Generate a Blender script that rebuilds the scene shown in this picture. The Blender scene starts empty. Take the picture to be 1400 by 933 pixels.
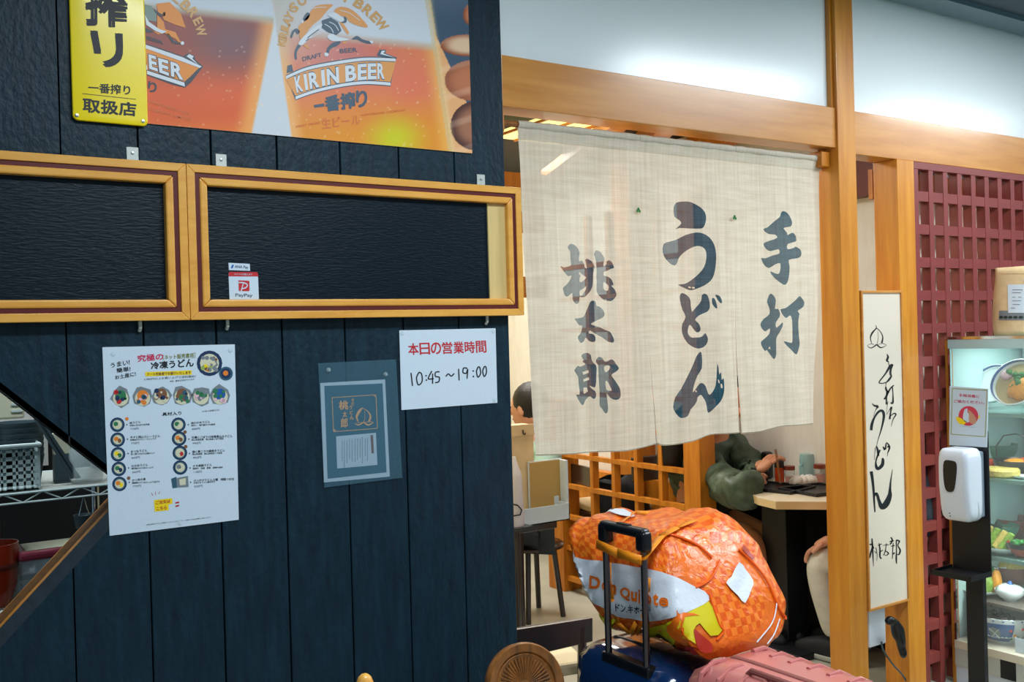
import bpy, bmesh, math, random
from mathutils import Vector, Matrix
from mathutils.geometry import tessellate_polygon, delaunay_2d_cdt
from mathutils.bvhtree import BVHTree
random.seed(7)
S = bpy.context.scene
COL = S.collection
# ------------------------------------------------------------------ camera
FPX = 1361.0
YAW, PIT, ROL = (math.radians(a) for a in (33.725, -.354, -1.568))
CAM = Vector((0, -2.33, 1.42))
_cy, _sy = math.cos(YAW), math.sin(YAW)
FWD = Vector((_sy*math.cos(PIT), _cy*math.cos(PIT), math.sin(PIT)))
_R = Vector((_cy, -_sy, 0)); _U = _R.cross(FWD)
RGT = _R*math.cos(ROL)+_U*math.sin(ROL); UPV = -_R*math.sin(ROL)+_U*math.cos(ROL)
cd = bpy.data.cameras.new('camera'); cam = bpy.data.objects.new('camera', cd); COL.objects.link(cam)
cam.matrix_world = Matrix(((RGT.x, UPV.x, -FWD.x, CAM.x), (RGT.y, UPV.y, -FWD.y, CAM.y), (RGT.z, UPV.z, -FWD.z, CAM.z), (0, 0, 0, 1)))
cd.sensor_width = 36; cd.lens = 35; cd.clip_start = .05
cd.dof.use_dof = False
S.camera = cam
# ------------------------------------------------------------------ light and exposure
S.view_settings.view_transform = 'Standard'; S.view_settings.look = 'None'
S.view_settings.gamma = 1; S.view_settings.use_curve_mapping = False
S.view_settings.exposure = 0.45
W = bpy.data.worlds.new('world'); S.world = W; W.use_nodes = True
W.node_tree.nodes['Background'].inputs[0].default_value = (.40, .66, .82, 1)
W.node_tree.nodes['Background'].inputs[1].default_value = .26
def area(loc, sx, sy, power, col, rot=(0, 0, 0)):
    l = bpy.data.lights.new('lamp', 'AREA'); l.shape = 'RECTANGLE'; l.size = sx; l.size_y = sy; l.energy = power; l.color = col
    o = bpy.data.objects.new('ceiling_lamp', l); COL.objects.link(o); o.location = loc; o.rotation_euler = rot
    return o
area((1.1, -1.45, 2.66), 1.25, .22, 33, (.80, .92, 1))
area((3.6, -1.15, 2.66), 1.2, .22, 42, (.86, .94, 1))
area((5.6, -1.25, 2.66), 1.2, .22, 30, (.86, .94, 1))
area((-1.4, -1.6, 2.66), 1.2, .22, 7, (.80, .92, 1))
area((2.3, -3.6, 2.66), 3.0, .5, 20, (.84, .93, 1))
area((2.3, .95, 2.38), .9, .5, 15, (1, .93, .80))
area((3.0, 2.2, 2.38), .9, .5, 42, (1, .95, .86))
area((4.5, .22, 2.3), .8, .14, 5, (1, .97, .92))
area((.25, .27, 2.12), .9, .2, 9, (.85, .95, 1)); area((.25, 1.05, 2.12), .9, .3, 4, (.85, .95, 1))  # unseen kitchen fill lights, the first added so the basket front is lit

# ------------------------------------------------------------------ pixel -> point on a real plane
def ray(px, py): return FWD+RGT*((px-700)/FPX)-UPV*((py-466.5)/FPX)
def P(px, py, y=0.0):
    d = ray(px, py); return CAM+d*((y-CAM.y)/d.y)
def PX(px, py, x):
    d = ray(px, py); return CAM+d*((x-CAM.x)/d.x)
def PZ(px, py, z):
    d = ray(px, py); return CAM+d*((z-CAM.z)/d.z)
def PR(p):
    v = Vector(p)-CAM; w = v.dot(FWD); return 700+FPX*v.dot(RGT)/w, 466.5-FPX*v.dot(UPV)/w

# ------------------------------------------------------------------ materials
def lin(c):
    c = c/255; return c/12.92 if c <= .04045 else ((c+.055)/1.055)**2.4
def rgb(r, g, b): return (lin(r), lin(g), lin(b), 1)
def mat(name, c, rough=.5, metal=0, spec=.5, noise=0, nscale=(20, 20, 20), bump=0, bscale=None, coat=0, trans=0, alpha=1, sss=0, ntype='N', c2=None, emis=None, estr=0, ior=1.45):
    m = bpy.data.materials.new(name); m.use_nodes = True
    nt = m.node_tree; b = nt.nodes['Principled BSDF']; L = nt.links.new
    b.inputs['Base Color'].default_value = rgb(*c); b.inputs['Roughness'].default_value = rough
    b.inputs['Metallic'].default_value = metal; b.inputs['Specular IOR Level'].default_value = spec
    b.inputs['Coat Weight'].default_value = coat; b.inputs['Coat Roughness'].default_value = .12
    b.inputs['Transmission Weight'].default_value = trans; b.inputs['Alpha'].default_value = alpha; b.inputs['IOR'].default_value = ior
    if emis: b.inputs['Emission Color'].default_value = rgb(*emis); b.inputs['Emission Strength'].default_value = estr
    if noise or bump:
        tc = nt.nodes.new('ShaderNodeTexCoord'); mp = nt.nodes.new('ShaderNodeMapping'); mp.inputs['Scale'].default_value = nscale
        L(tc.outputs['Object'], mp.inputs['Vector'])
        n = nt.nodes.new('ShaderNodeTexNoise'); n.inputs['Scale'].default_value = 1; n.inputs['Detail'].default_value = 6; n.inputs['Roughness'].default_value = .6
        L(mp.outputs[0], n.inputs['Vector'])
        if noise:
            r = nt.nodes.new('ShaderNodeValToRGB')
            a = c; z = c2 if c2 else tuple(v*(1-noise) for v in c)
            r.color_ramp.elements[0].position = .32; r.color_ramp.elements[1].position = .68
            r.color_ramp.elements[0].color = rgb(*z); r.color_ramp.elements[1].color = rgb(*a)
            L(n.outputs['Fac'], r.inputs['Fac']); L(r.outputs['Color'], b.inputs['Base Color'])
        if bump:
            n2 = n
            if bscale:
                mp2 = nt.nodes.new('ShaderNodeMapping'); mp2.inputs['Scale'].default_value = bscale; L(tc.outputs['Object'], mp2.inputs['Vector'])
                n2 = nt.nodes.new('ShaderNodeTexNoise'); n2.inputs['Scale'].default_value = 1; n2.inputs['Detail'].default_value = 5; L(mp2.outputs[0], n2.inputs['Vector'])
            bp = nt.nodes.new('ShaderNodeBump'); bp.inputs['Strength'].default_value = bump; bp.inputs['Distance'].default_value = .004
            L(n2.outputs['Fac'], bp.inputs['Height']); L(bp.outputs[0], b.inputs['Normal'])
    return m
def vcmat(name, rough=.35, spec=.4, coat=0):
    m = mat(name, (200, 200, 200), rough, spec=spec, coat=coat); nt = m.node_tree
    a = nt.nodes.new('ShaderNodeVertexColor'); a.layer_name = 'col'; nt.links.new(a.outputs['Color'], nt.nodes['Principled BSDF'].inputs['Base Color'])
    return m
M = {}
M['char'] = mat('charred_plank', (18, 47, 61), .46, spec=.30, noise=.5, nscale=(46, 46, 7), bump=.65, bscale=(80, 80, 48), c2=(9, 30, 42))
M['chardark'] = mat('dark_backing', (14, 20, 26), .8)
M['bluetrim'] = mat('blue_black_trim', (36, 50, 62), .5, noise=.3, nscale=(30, 30, 30), bump=.3)
M['wood'] = mat('varnished_cedar', (206, 140, 62), .32, spec=.5, noise=.15, nscale=(3, 12, 30), c2=(186, 118, 44), coat=.25)
M['woodv'] = mat('varnished_cedar_upright', (212, 142, 44), .34, spec=.5, noise=.15, nscale=(28, 28, 2.2), c2=(188, 112, 24), coat=.2)
M['woodin'] = mat('interior_cedar', (206, 132, 38), .4, noise=.2, nscale=(30, 30, 3), c2=(176, 102, 22))
M['framewood'] = mat('pale_frame_wood', (240, 176, 80), .35, noise=.12, nscale=(8, 20, 40), c2=(224, 154, 60), coat=.15)
M['palewood'] = mat('pale_pine', (226, 196, 128), .5, noise=.08, nscale=(40, 40, 3))
M['inlay'] = mat('maroon_inlay', (98, 38, 34), .35, spec=.4)
M['board'] = mat('black_board', (5, 22, 33), .30, spec=.22, bump=.45, nscale=(50, 50, 220))
M['white'] = mat('white_panel', (226, 233, 233), .22, spec=.5, bump=.03, nscale=(9, 9, 9))
M['cream'] = mat('cream_wallpaper', (232, 220, 176), .8, noise=.04, nscale=(30, 30, 30))
M['walllight'] = mat('pale_grey_wallpaper', (222, 222, 218), .7, noise=.05, nscale=(25, 25, 5))
M['wallcream'] = mat('warm_white_wall', (226, 222, 206), .7)
M['ceil'] = mat('dark_grey_ceiling', (66, 84, 96), .6)
M['ceil2'] = mat('ceiling_trim', (104, 124, 134), .35)
M['floor'] = mat('grey_floor', (176, 176, 162), .4, noise=.1, nscale=(4, 4, 4), coat=.1)
M['black'] = mat('black_plastic', (16, 18, 22), .3)
M['blackmetal'] = mat('black_metal', (14, 17, 22), .45)
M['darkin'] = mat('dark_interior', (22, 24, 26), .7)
M['steel'] = mat('steel', (190, 196, 200), .28, metal=1)
M['chrome'] = mat('chrome', (215, 220, 222), .12, metal=1)
M['tab'] = mat('pale_grey_tab', (196, 200, 192), .45, metal=.2)
M['paper'] = mat('white_paper', (206, 220, 232), .5, spec=.3, bump=.12, nscale=(120, 120, 120))
M['ink'] = mat('black_ink', (18, 22, 28), .5)
M['ink2'] = mat('grey_ink', (60, 72, 90), .5)
M['red'] = mat('red_ink', (196, 36, 44), .5)
M['pinkink'] = mat('crimson_ink', (206, 52, 92), .5)
M['yellow'] = mat('yellow_enamel', (252, 222, 0), .28, coat=.15)
M['yellowp'] = mat('yellow_print', (246, 214, 20), .5)
M['olive'] = mat('olive_print', (120, 124, 30), .5)
M['orangep'] = mat('orange_print', (230, 128, 40), .5)
M['navyp'] = mat('navy_print', (14, 46, 84), .5)
M['creamp'] = mat('cream_print', (214, 210, 180), .5)
M['greenp'] = mat('green_print', (40, 120, 76), .5)
M['brownp'] = mat('brown_print', (130, 84, 56), .5)
M['greyp'] = mat('grey_print', (120, 130, 136), .5)
M['tealp'] = mat('teal_card', (54, 92, 112), .35)
M['gold'] = mat('gold_print', (248, 178, 96), .4)
M['bluep'] = mat('blue_print', (30, 90, 170), .45)
M['maroon'] = mat('maroon_slat', (132, 56, 52), .42, noise=.08, nscale=(10, 10, 40))
M['redbowl'] = mat('red_lacquer', (170, 52, 26), .3, coat=.3)
M['basket'] = mat('white_plastic', (196, 214, 214), .4)
M['greylid'] = mat('grey_plastic', (66, 84, 92), .45)
M['beige'] = mat('beige_plastic', (206, 206, 180), .5)
M['lidred'] = mat('maroon_lid', (150, 56, 76), .35)
M['clear'] = mat('clear_plastic', (220, 236, 238), .12, alpha=.28)
M['glass'] = mat('glass', (225, 240, 238), .03, alpha=.10, spec=.5)
M['sleeve'] = mat('film_sleeve', (96, 140, 160), .22, alpha=.20)
M['kraft'] = mat('kraft_paper', (226, 198, 152), .65, noise=.08, nscale=(20, 20, 20), bump=.2)
M['card'] = mat('cardboard', (186, 152, 88), .7)
M['whitepl'] = mat('gloss_white_plastic', (214, 220, 230), .22, coat=.3)
M['plasticbag'] = mat('frosted_bag', (226, 222, 232), .3, alpha=.8)
M['green'] = mat('green_nylon', (78, 100, 82), .55, noise=.35, nscale=(14, 14, 14), bump=.6, bscale=(16, 16, 16))
M['darkcloth'] = mat('dark_navy_cloth', (30, 38, 48), .7, noise=.3, nscale=(12, 12, 12))
M['mint'] = mat('mint_cloth', (160, 196, 186), .8)
M['whitecloth'] = mat('white_cotton', (222, 220, 210), .8, noise=.08, nscale=(20, 20, 20), bump=.3)
M['skin'] = mat('skin', (206, 150, 122), .5)
M['skin2'] = mat('tanned_skin', (206, 146, 106), .5)
M['hair'] = mat('dark_hair', (20, 18, 20), .45, bump=.8, nscale=(200, 200, 6))
M['shoe'] = mat('dark_canvas', (26, 30, 36), .7); M['sole'] = mat('shoe_sole', (160, 164, 160), .6)
M['tabletop'] = mat('pale_laminate', (224, 214, 190), .3); M['tableedge'] = mat('pale_wood_edge', (212, 186, 138), .45)
M['tray'] = mat('dark_tray', (34, 36, 42), .35)
M['amber'] = mat('chili_jar', (176, 62, 24), .25); M['aqua'] = mat('aqua_plastic', (150, 206, 214), .12, alpha=.6)
M['redcap'] = mat('brown_red_cap', (120, 52, 36), .4)
M['napkin'] = mat('white_napkin', (232, 232, 228), .8)
M['bluecase'] = mat('blue_suitcase_shell', (12, 44, 86), .14, spec=.6, coat=.6); M['rubber'] = mat('dark_seam', (20, 26, 36), .5)
M['pinkcase'] = mat('rose_suitcase_shell', (200, 116, 110), .28, coat=.35); M['pinkzip'] = mat('rose_zip_band', (140, 78, 72), .5)
M['strap'] = mat('orange_strap', (255, 150, 16), .5); M['baggreen'] = mat('bag_yellow_green', (216, 200, 16), .35); M['bagwhite'] = mat('bag_white', (222, 226, 234), .35, bump=.5, nscale=(40, 40, 40))
M['bagred'] = mat('bag_dark_red', (176, 40, 20), .35); M['bagorange'] = mat('bag_plain_orange', (240, 112, 14), .35); M['bagpiping'] = mat('bag_piping', (240, 96, 10), .35)
M['discwood'] = mat('turned_brown_wood', (160, 98, 40), .4, noise=.35, nscale=(60, 60, 14), coat=.2)
M['darkwood'] = mat('dark_stained_wood', (42, 34, 34), .25, coat=.4)
M['seatbeige'] = mat('beige_seat', (214, 198, 160), .6)
M['porc'] = mat('porcelain', (224, 232, 232), .15, coat=.4); M['blue'] = mat('porcelain_blue', (44, 92, 158), .2, coat=.4)
M['greenbowl'] = mat('green_bowl', (44, 104, 84), .3, coat=.2); M['brownbowl'] = mat('brown_bowl', (104, 48, 40), .3, coat=.3)
M['broth'] = mat('broth', (190, 168, 118), .12, coat=.5); M['leaf'] = mat('bright_green_food', (44, 150, 50), .4, noise=.5, nscale=(90, 90, 90), bump=1)
M['orangef'] = mat('orange_food', (240, 158, 34), .35, noise=.15, nscale=(90, 90, 90), bump=.5); M['redf'] = mat('red_food', (222, 74, 46), .3)
M['yellowf'] = mat('yellow_food', (226, 200, 104), .5, noise=.2, nscale=(120, 120, 120), bump=.8); M['seaweed'] = mat('dark_seaweed', (30, 52, 48), .35, bump=.8, nscale=(90, 90, 90))
M['palegreen'] = mat('pale_green_food', (150, 190, 70), .4, noise=.3, nscale=(90, 90, 90)); M['pinkf'] = mat('pink_food', (232, 190, 200), .4)
M['casein'] = mat('case_back_panel', (176, 204, 204), .18, spec=.6); M['caseshelf'] = mat('case_shelf', (96, 88, 78), .3); M['glassedge'] = mat('glass_edge', (110, 150, 140), .2)
M['ceillamp'] = mat('paper_lamp_panel', (250, 236, 150), .6, emis=(255, 236, 150), estr=.9)
M['lampface'] = mat('lit_acrylic', (200, 190, 174), .35, emis=(255, 240, 222), estr=.10)
M['yellowbrown'] = mat('case_side_wood', (196, 128, 36), .4, noise=.15, nscale=(30, 30, 3))

M['darksteel'] = mat('dark_steel', (110, 106, 110), .25, metal=1); M['greyback'] = mat('grey_back', (130, 146, 160), .4)
# noren cloth and its ink: an open weave that lets some of the room through
def clothmat(name, c, c2, tr, see):
    m = bpy.data.materials.new(name); m.use_nodes = True; nt = m.node_tree; N = nt.nodes; L = nt.links.new
    for n in list(N): N.remove(n)
    out = N.new('ShaderNodeOutputMaterial'); tc = N.new('ShaderNodeTexCoord')
    fac = []
    for sc in ((420, 1, 5), (8, 1, 420), (70, 1, 1.6), (7, 1, 60)):
        mp = N.new('ShaderNodeMapping'); mp.inputs['Scale'].default_value = sc; L(tc.outputs['Object'], mp.inputs['Vector'])
        n = N.new('ShaderNodeTexNoise'); n.inputs['Scale'].default_value = 1; n.inputs['Detail'].default_value = 3; L(mp.outputs[0], n.inputs['Vector']); fac.append(n.outputs['Fac'])
    def add(a, b):
        q = N.new('ShaderNodeMath'); q.operation = 'ADD'; L(a, q.inputs[0]); L(b, q.inputs[1]); return q.outputs[0]
    s = add(add(fac[0], fac[1]), add(fac[2], fac[3]))
    mr = N.new('ShaderNodeMapRange'); mr.inputs['From Min'].default_value = 1.6; mr.inputs['From Max'].default_value = 2.35; L(s, mr.inputs['Value'])
    mx = N.new('ShaderNodeMix'); mx.data_type = 'RGBA'; L(mr.outputs[0], mx.inputs['Factor']); mx.inputs['A'].default_value = rgb(*c2); mx.inputs['B'].default_value = rgb(*c)
    bp = N.new('ShaderNodeBump'); bp.inputs['Strength'].default_value = .35; bp.inputs['Distance'].default_value = .002; L(s, bp.inputs['Height'])
    d = N.new('ShaderNodeBsdfDiffuse'); t = N.new('ShaderNodeBsdfTranslucent'); L(mx.outputs['Result'], d.inputs['Color']); L(mx.outputs['Result'], t.inputs['Color']); L(bp.outputs[0], d.inputs['Normal'])
    a = N.new('ShaderNodeMixShader'); a.inputs[0].default_value = tr; L(d.outputs[0], a.inputs[1]); L(t.outputs[0], a.inputs[2])
    tp = N.new('ShaderNodeBsdfTransparent'); b = N.new('ShaderNodeMixShader'); b.inputs[0].default_value = see; L(a.outputs[0], b.inputs[1]); L(tp.outputs[0], b.inputs[2]); L(b.outputs[0], out.inputs[0])
    return m
M['linen'] = clothmat('linen', (228, 221, 205), (206, 195, 175), .22, .08)
M['clothink'] = clothmat('ink_on_linen', (62, 102, 116), (38, 70, 84), .08, .15)

# ------------------------------------------------------------------ objects
def setp(o, label=None, cat=None, group=None, kind=None):
    for k, v in (('label', label), ('category', cat), ('group', group), ('kind', kind)):
        if v: o[k] = v
    return o
def wloc(o):
    v = Vector((0, 0, 0))
    while o: v += o.location; o = o.parent
    return v
def thing(name, label, cat, loc, group=None):
    o = bpy.data.objects.new(name, None); COL.objects.link(o); o.location = loc; o.empty_display_size = .05
    return setp(o, label, cat, group)
def struct(name, loc=(0, 0, 0)):
    o = bpy.data.objects.new(name, None); COL.objects.link(o); o.location = loc; o['kind'] = 'structure'; return o
class MB:
    def __init__(s): s.v = []; s.f = []; s.mi = []; s.cur = 0
    def add(s, vs, fs):
        n = len(s.v); s.v += [Vector(v) for v in vs]; s.f += [tuple(i+n for i in f) for f in fs]; s.mi += [s.cur]*len(fs); return s
    def box(s, x0, x1, y0, y1, z0, z1, mtx=None):
        vs = [Vector((x, y, z)) for x in (x0, x1) for y in (y0, y1) for z in (z0, z1)]
        if mtx: vs = [mtx @ v for v in vs]
        return s.add(vs, [(0, 1, 3, 2), (4, 6, 7, 5), (0, 4, 5, 1), (2, 3, 7, 6), (0, 2, 6, 4), (1, 5, 7, 3)])
    def prism(s, pts, d):            # closed prism: polygon of points extruded by vector d
        n = len(pts); pts = [Vector(p) for p in pts]; d = Vector(d)
        tr = tessellate_polygon([pts]); fs = [tuple(t) for t in tr]+[tuple(i+n for i in reversed(t)) for t in tr]
        fs += [(i, (i+1) % n, (i+1) % n+n, i+n) for i in range(n)]
        return s.add(pts+[p+d for p in pts], fs)
    def tube(s, pts, r, seg=8, caps=True, closed=False):
        pts = [Vector(p) for p in pts]; n = len(pts); rs = r if isinstance(r, (list, tuple)) else [r]*n
        vs = []; up = None
        for i, p in enumerate(pts):
            a = pts[(i-1) % n] if (closed or i) else p; b = pts[(i+1) % n] if (closed or i < n-1) else p
            t = (b-a).normalized()
            if up is None: up = Vector((0, 0, 1)) if abs(t.z) < .9 else Vector((0, 1, 0))
            u = t.cross(up).normalized(); w = u.cross(t).normalized(); up = w
            for k in range(seg):
                an = 2*math.pi*k/seg; vs.append(p+(u*math.cos(an)+w*math.sin(an))*rs[i])
        fs = []
        for i in range(n if closed else n-1):
            j = (i+1) % n
            for k in range(seg):
                fs.append((i*seg+k, i*seg+(k+1) % seg, j*seg+(k+1) % seg, j*seg+k))
        if caps and not closed: fs += [tuple(range(seg))[::-1], tuple(range((n-1)*seg, n*seg))]
        return s.add(vs, fs)
    def lathe(s, prof, c=(0, 0, 0), seg=32, mtx=None, squash=1.0):   # prof: (r, z[, material])
        c = Vector(c); vs = []; fs = []; ms = []
        for q in prof:
            for k in range(seg):
                a = 2*math.pi*k/seg; v = Vector((q[0]*math.cos(a), q[0]*math.sin(a)*squash, q[1]))
                vs.append((mtx @ v if mtx else v)+c)
        n = len(s.v); s.v += vs
        for i in range(len(prof)-1):
            mi = prof[i+1][2] if len(prof[i+1]) > 2 else s.cur
            for k in range(seg):
                s.f.append((n+i*seg+k, n+i*seg+(k+1) % seg, n+(i+1)*seg+(k+1) % seg, n+(i+1)*seg+k)); s.mi.append(mi)
        return s
    def blob(s, c, rx, ry, rz, jit=0, mtx=None, seg=12):
        c = Vector(c); vs = []; fs = []; rings = seg//2
        for i in range(rings+1):
            th = math.pi*i/rings
            for k in range(seg):
                a = 2*math.pi*k/seg; j = 1+random.uniform(-jit, jit)
                v = Vector((rx*math.sin(th)*math.cos(a)*j, ry*math.sin(th)*math.sin(a)*j, rz*math.cos(th)*j))
                vs.append((mtx @ v if mtx else v)+c)
        for i in range(rings):
            for k in range(seg): fs.append((i*seg+k, (i+1)*seg+k, (i+1)*seg+(k+1) % seg, i*seg+(k+1) % seg))
        return s.add(vs, fs)
    def build(s, name, m, parent=None, smooth=False, bevel=0, bseg=2, label=None, sub=0, kind=None):
        me = bpy.data.meshes.new(name); off = wloc(parent) if parent else Vector((0, 0, 0))
        me.from_pydata([v-off for v in s.v], [], s.f)
        for x in (m if isinstance(m, (list, tuple)) else [m]): me.materials.append(M[x] if isinstance(x, str) else x)
        if any(s.mi): me.polygons.foreach_set('material_index', s.mi)
        bm = bmesh.new(); bm.from_mesh(me); bmesh.ops.recalc_face_normals(bm, faces=bm.faces)
        if bevel:
            es = [e for e in bm.edges if len(e.link_faces) == 2 and e.calc_face_angle(0) > .5]
            bmesh.ops.bevel(bm, geom=es, offset=bevel, segments=bseg, profile=.5, affect='EDGES')
        for k in range(sub): bmesh.ops.subdivide_edges(bm, edges=bm.edges[:], cuts=1, use_grid_fill=True)
        bm.to_mesh(me); bm.free()
        if smooth:
            me.polygons.foreach_set('use_smooth', [True]*len(me.polygons))
            if smooth != 2: me.set_sharp_from_angle(angle=.7)
        o = bpy.data.objects.new(name, me); COL.objects.link(o); o.parent = parent
        if label: o['label'] = label
        if not kind and name in ('lettering', 'print', 'emblem', 'rim_motif', 'stitch_mark', 'banner_edge', 'banner_outline', 'carved_rays', 'contents', 'indicator', 'lamp_rib', 'logo', 'vent_ribs', 'eyes') and parent is not None and len(s.f) > 3: kind = 'stuff'
        if kind: o['kind'] = kind
        return o
def copy_tree(o, parent=None):
    c = o.copy(); COL.objects.link(c); c.parent = parent
    for ch in list(o.children): copy_tree(ch, c)
    return c
def rbox(cx, cy, cz, hx, hy, hz, n=6, e=.25):     # rounded superellipsoid box -> verts, faces on a cube sphere
    vs = []; fs = []; idx = {}
    def key(p): return tuple(round(c, 5) for c in p)
    for ax in range(3):
        for sg in (-1, 1):
            for i in range(n):
                for j in range(n):
                    q = []
                    for a, b in ((i, j), (i+1, j), (i+1, j+1), (i, j+1)):
                        u = math.tan((a/n*2-1)*math.pi/4); w = math.tan((b/n*2-1)*math.pi/4); p = [0, 0, 0]; p[ax] = sg; p[(ax+1) % 3] = u; p[(ax+2) % 3] = w
                        k = key(p)
                        if k not in idx:
                            pw = 2/e; L = (abs(p[0])**pw+abs(p[1])**pw+abs(p[2])**pw)**(1/pw); idx[k] = len(vs)
                            vs.append(Vector((cx+p[0]/L*hx, cy+p[1]/L*hy, cz+p[2]/L*hz)))
                        q.append(idx[k])
                    fs.append(tuple(q) if sg > 0 else tuple(reversed(q)))
    return vs, fs
# ---- flat print: strings and polygons given in photograph pixels on the plane of the sheet they are printed on
_tc = {}
def glyphs(t, bold=0.0):
    if (t, bold) in _tc: return _tc[(t, bold)]
    cu = bpy.data.curves.new('t', 'FONT'); cu.body = t; cu.offset = bold; cu.resolution_u = 3
    ob = bpy.data.objects.new('t', cu); COL.objects.link(ob); dg = bpy.context.evaluated_depsgraph_get()
    me = bpy.data.meshes.new_from_object(ob.evaluated_get(dg))
    vs = [v.co.copy() for v in me.vertices]; fs = [tuple(p.vertices) for p in me.polygons]
    bpy.data.objects.remove(ob); bpy.data.curves.remove(cu); bpy.data.meshes.remove(me)
    x0 = min(v.x for v in vs); x1 = max(v.x for v in vs); y0 = min(v.y for v in vs); y1 = max(v.y for v in vs)
    if y1-y0 < .12: y0 -= .05; y1 += .05
    out = ([((v.x-x0)/(x1-x0), (v.y-y0)/(y1-y0)) for v in vs], fs); _tc[(t, bold)] = out; return out
def bil(q, u, v):   # q = TL, TR, BR, BL
    a = [q[3][k]*(1-u)+q[2][k]*u for k in (0, 1)]; b = [q[0][k]*(1-u)+q[1][k]*u for k in (0, 1)]
    return a[0]*(1-v)+b[0]*v, a[1]*(1-v)+b[1]*v
def txt(mb, t, q, fn, bold=0.0):
    if len(q) == 2: (x0, y0), (x1, y1) = q; q = [(x0, y0), (x1, y0), (x1, y1), (x0, y1)]
    
    asc = all(ord(c) < 128 for c in t); uv, fs = glyphs(t, bold if asc else 0.0); n = len(t)
    w = math.hypot(q[1][0]-q[0][0], q[1][1]-q[0][1]) or 1; h = math.hypot(q[3][0]-q[0][0], q[3][1]-q[0][1]) or 1
    b = 0 if asc else bold*min(w/n, h)*.9
    kk_ = 0
    for dx, dy in ((0, 0),) if b == 0 else ((-b, -b), (b, -b), (b, b), (-b, b)):
        kk_ += 1; mb.add([(lambda p_: p_+(CAM-p_)*(2.2e-5*kk_))(fn(*[c+d for c, d in zip(bil(q, u, v), (dx, dy))])) for u, v in uv], fs)
def pol(mb, pts, fn):
    vs = [fn(*p) for p in pts]; mb.add(vs, [tuple(t) for t in tessellate_polygon([vs])])
def circ(mb, c, r, fn, n=20, ry=None, a0=0):
    ry = ry or r; pol(mb, [(c[0]+r*math.cos(2*math.pi*k/n+a0), c[1]+ry*math.sin(2*math.pi*k/n+a0)) for k in range(n)], fn)
def crom(pts, closed=True, k=4):
    n = len(pts); out = []
    for i in range(n if closed else n-1):
        g = lambda j: pts[j % n] if closed else pts[max(0, min(n-1, j))]
        p0, p1, p2, p3 = g(i-1), g(i), g(i+1), g(i+2)
        for s in range(k):
            t = s/k; out.append(tuple(.5*((2*b)+(-a+c)*t+(2*a-5*b+4*c-d)*t*t+(-a+3*b-3*c+d)*t**3) for a, b, c, d in zip(p0, p1, p2, p3)))
    if not closed: out.append(tuple(pts[-1]))
    return out
def stroke(mb, pts, fn, k=4):      # pts (x, y, width) brush stroke
    pts = crom(pts, False, k) if len(pts) > 2 else pts; L = []; Rr = []
    for i, p in enumerate(pts):
        a = pts[max(0, i-1)]; b = pts[min(len(pts)-1, i+1)]; dx, dy = b[0]-a[0], b[1]-a[1]; l = math.hypot(dx, dy) or 1; nx, ny = -dy/l, dx/l; w = max(p[2], .05)/2
        L.append((p[0]+nx*w, p[1]+ny*w)); Rr.append((p[0]-nx*w, p[1]-ny*w))
    vs = [fn(*p) for p in L+Rr]; n = len(L)
    mb.add(vs, [(i, i+1, n+i+1, n+i) for i in range(n-1)])
def on(y): return lambda px, py: P(px, py, y)
def zc(x0, y0, s, pts): return [(x0+p[0]/s, y0+p[1]/s)+tuple(c/s for c in p[2:]) for p in pts]
def sheet(name, q, y, th, m, parent=None):       # thin flat sheet with pixel corners standing on plane y
    mb = MB(); mb.prism([P(a, b, y-th) for a, b in q], (0, th, 0)); return mb.build(name, m, parent)
# ================================================================== THE SETTING
def slab(name, x0, x1, y0, y1, z0, z1, m, parent=None, bevel=0):
    o = MB().box(x0, x1, y0, y1, z0, z1).build(name, m, parent, bevel=bevel)
    if parent is None: o['kind'] = 'structure'
    return o
slab('floor', -3, 7, -5, 4, -.05, 0, 'floor')
CZ = 2.70
slab('ceiling', -3, 7, -5, .06, CZ, CZ+.05, 'ceil')
slab('trim_1', 1.56, 7, -.10, .015, 2.655, CZ, 'ceil2')
slab('trim_2', 1.56, 7, -.26, -.10, 2.675, CZ, 'ceil')
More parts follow.
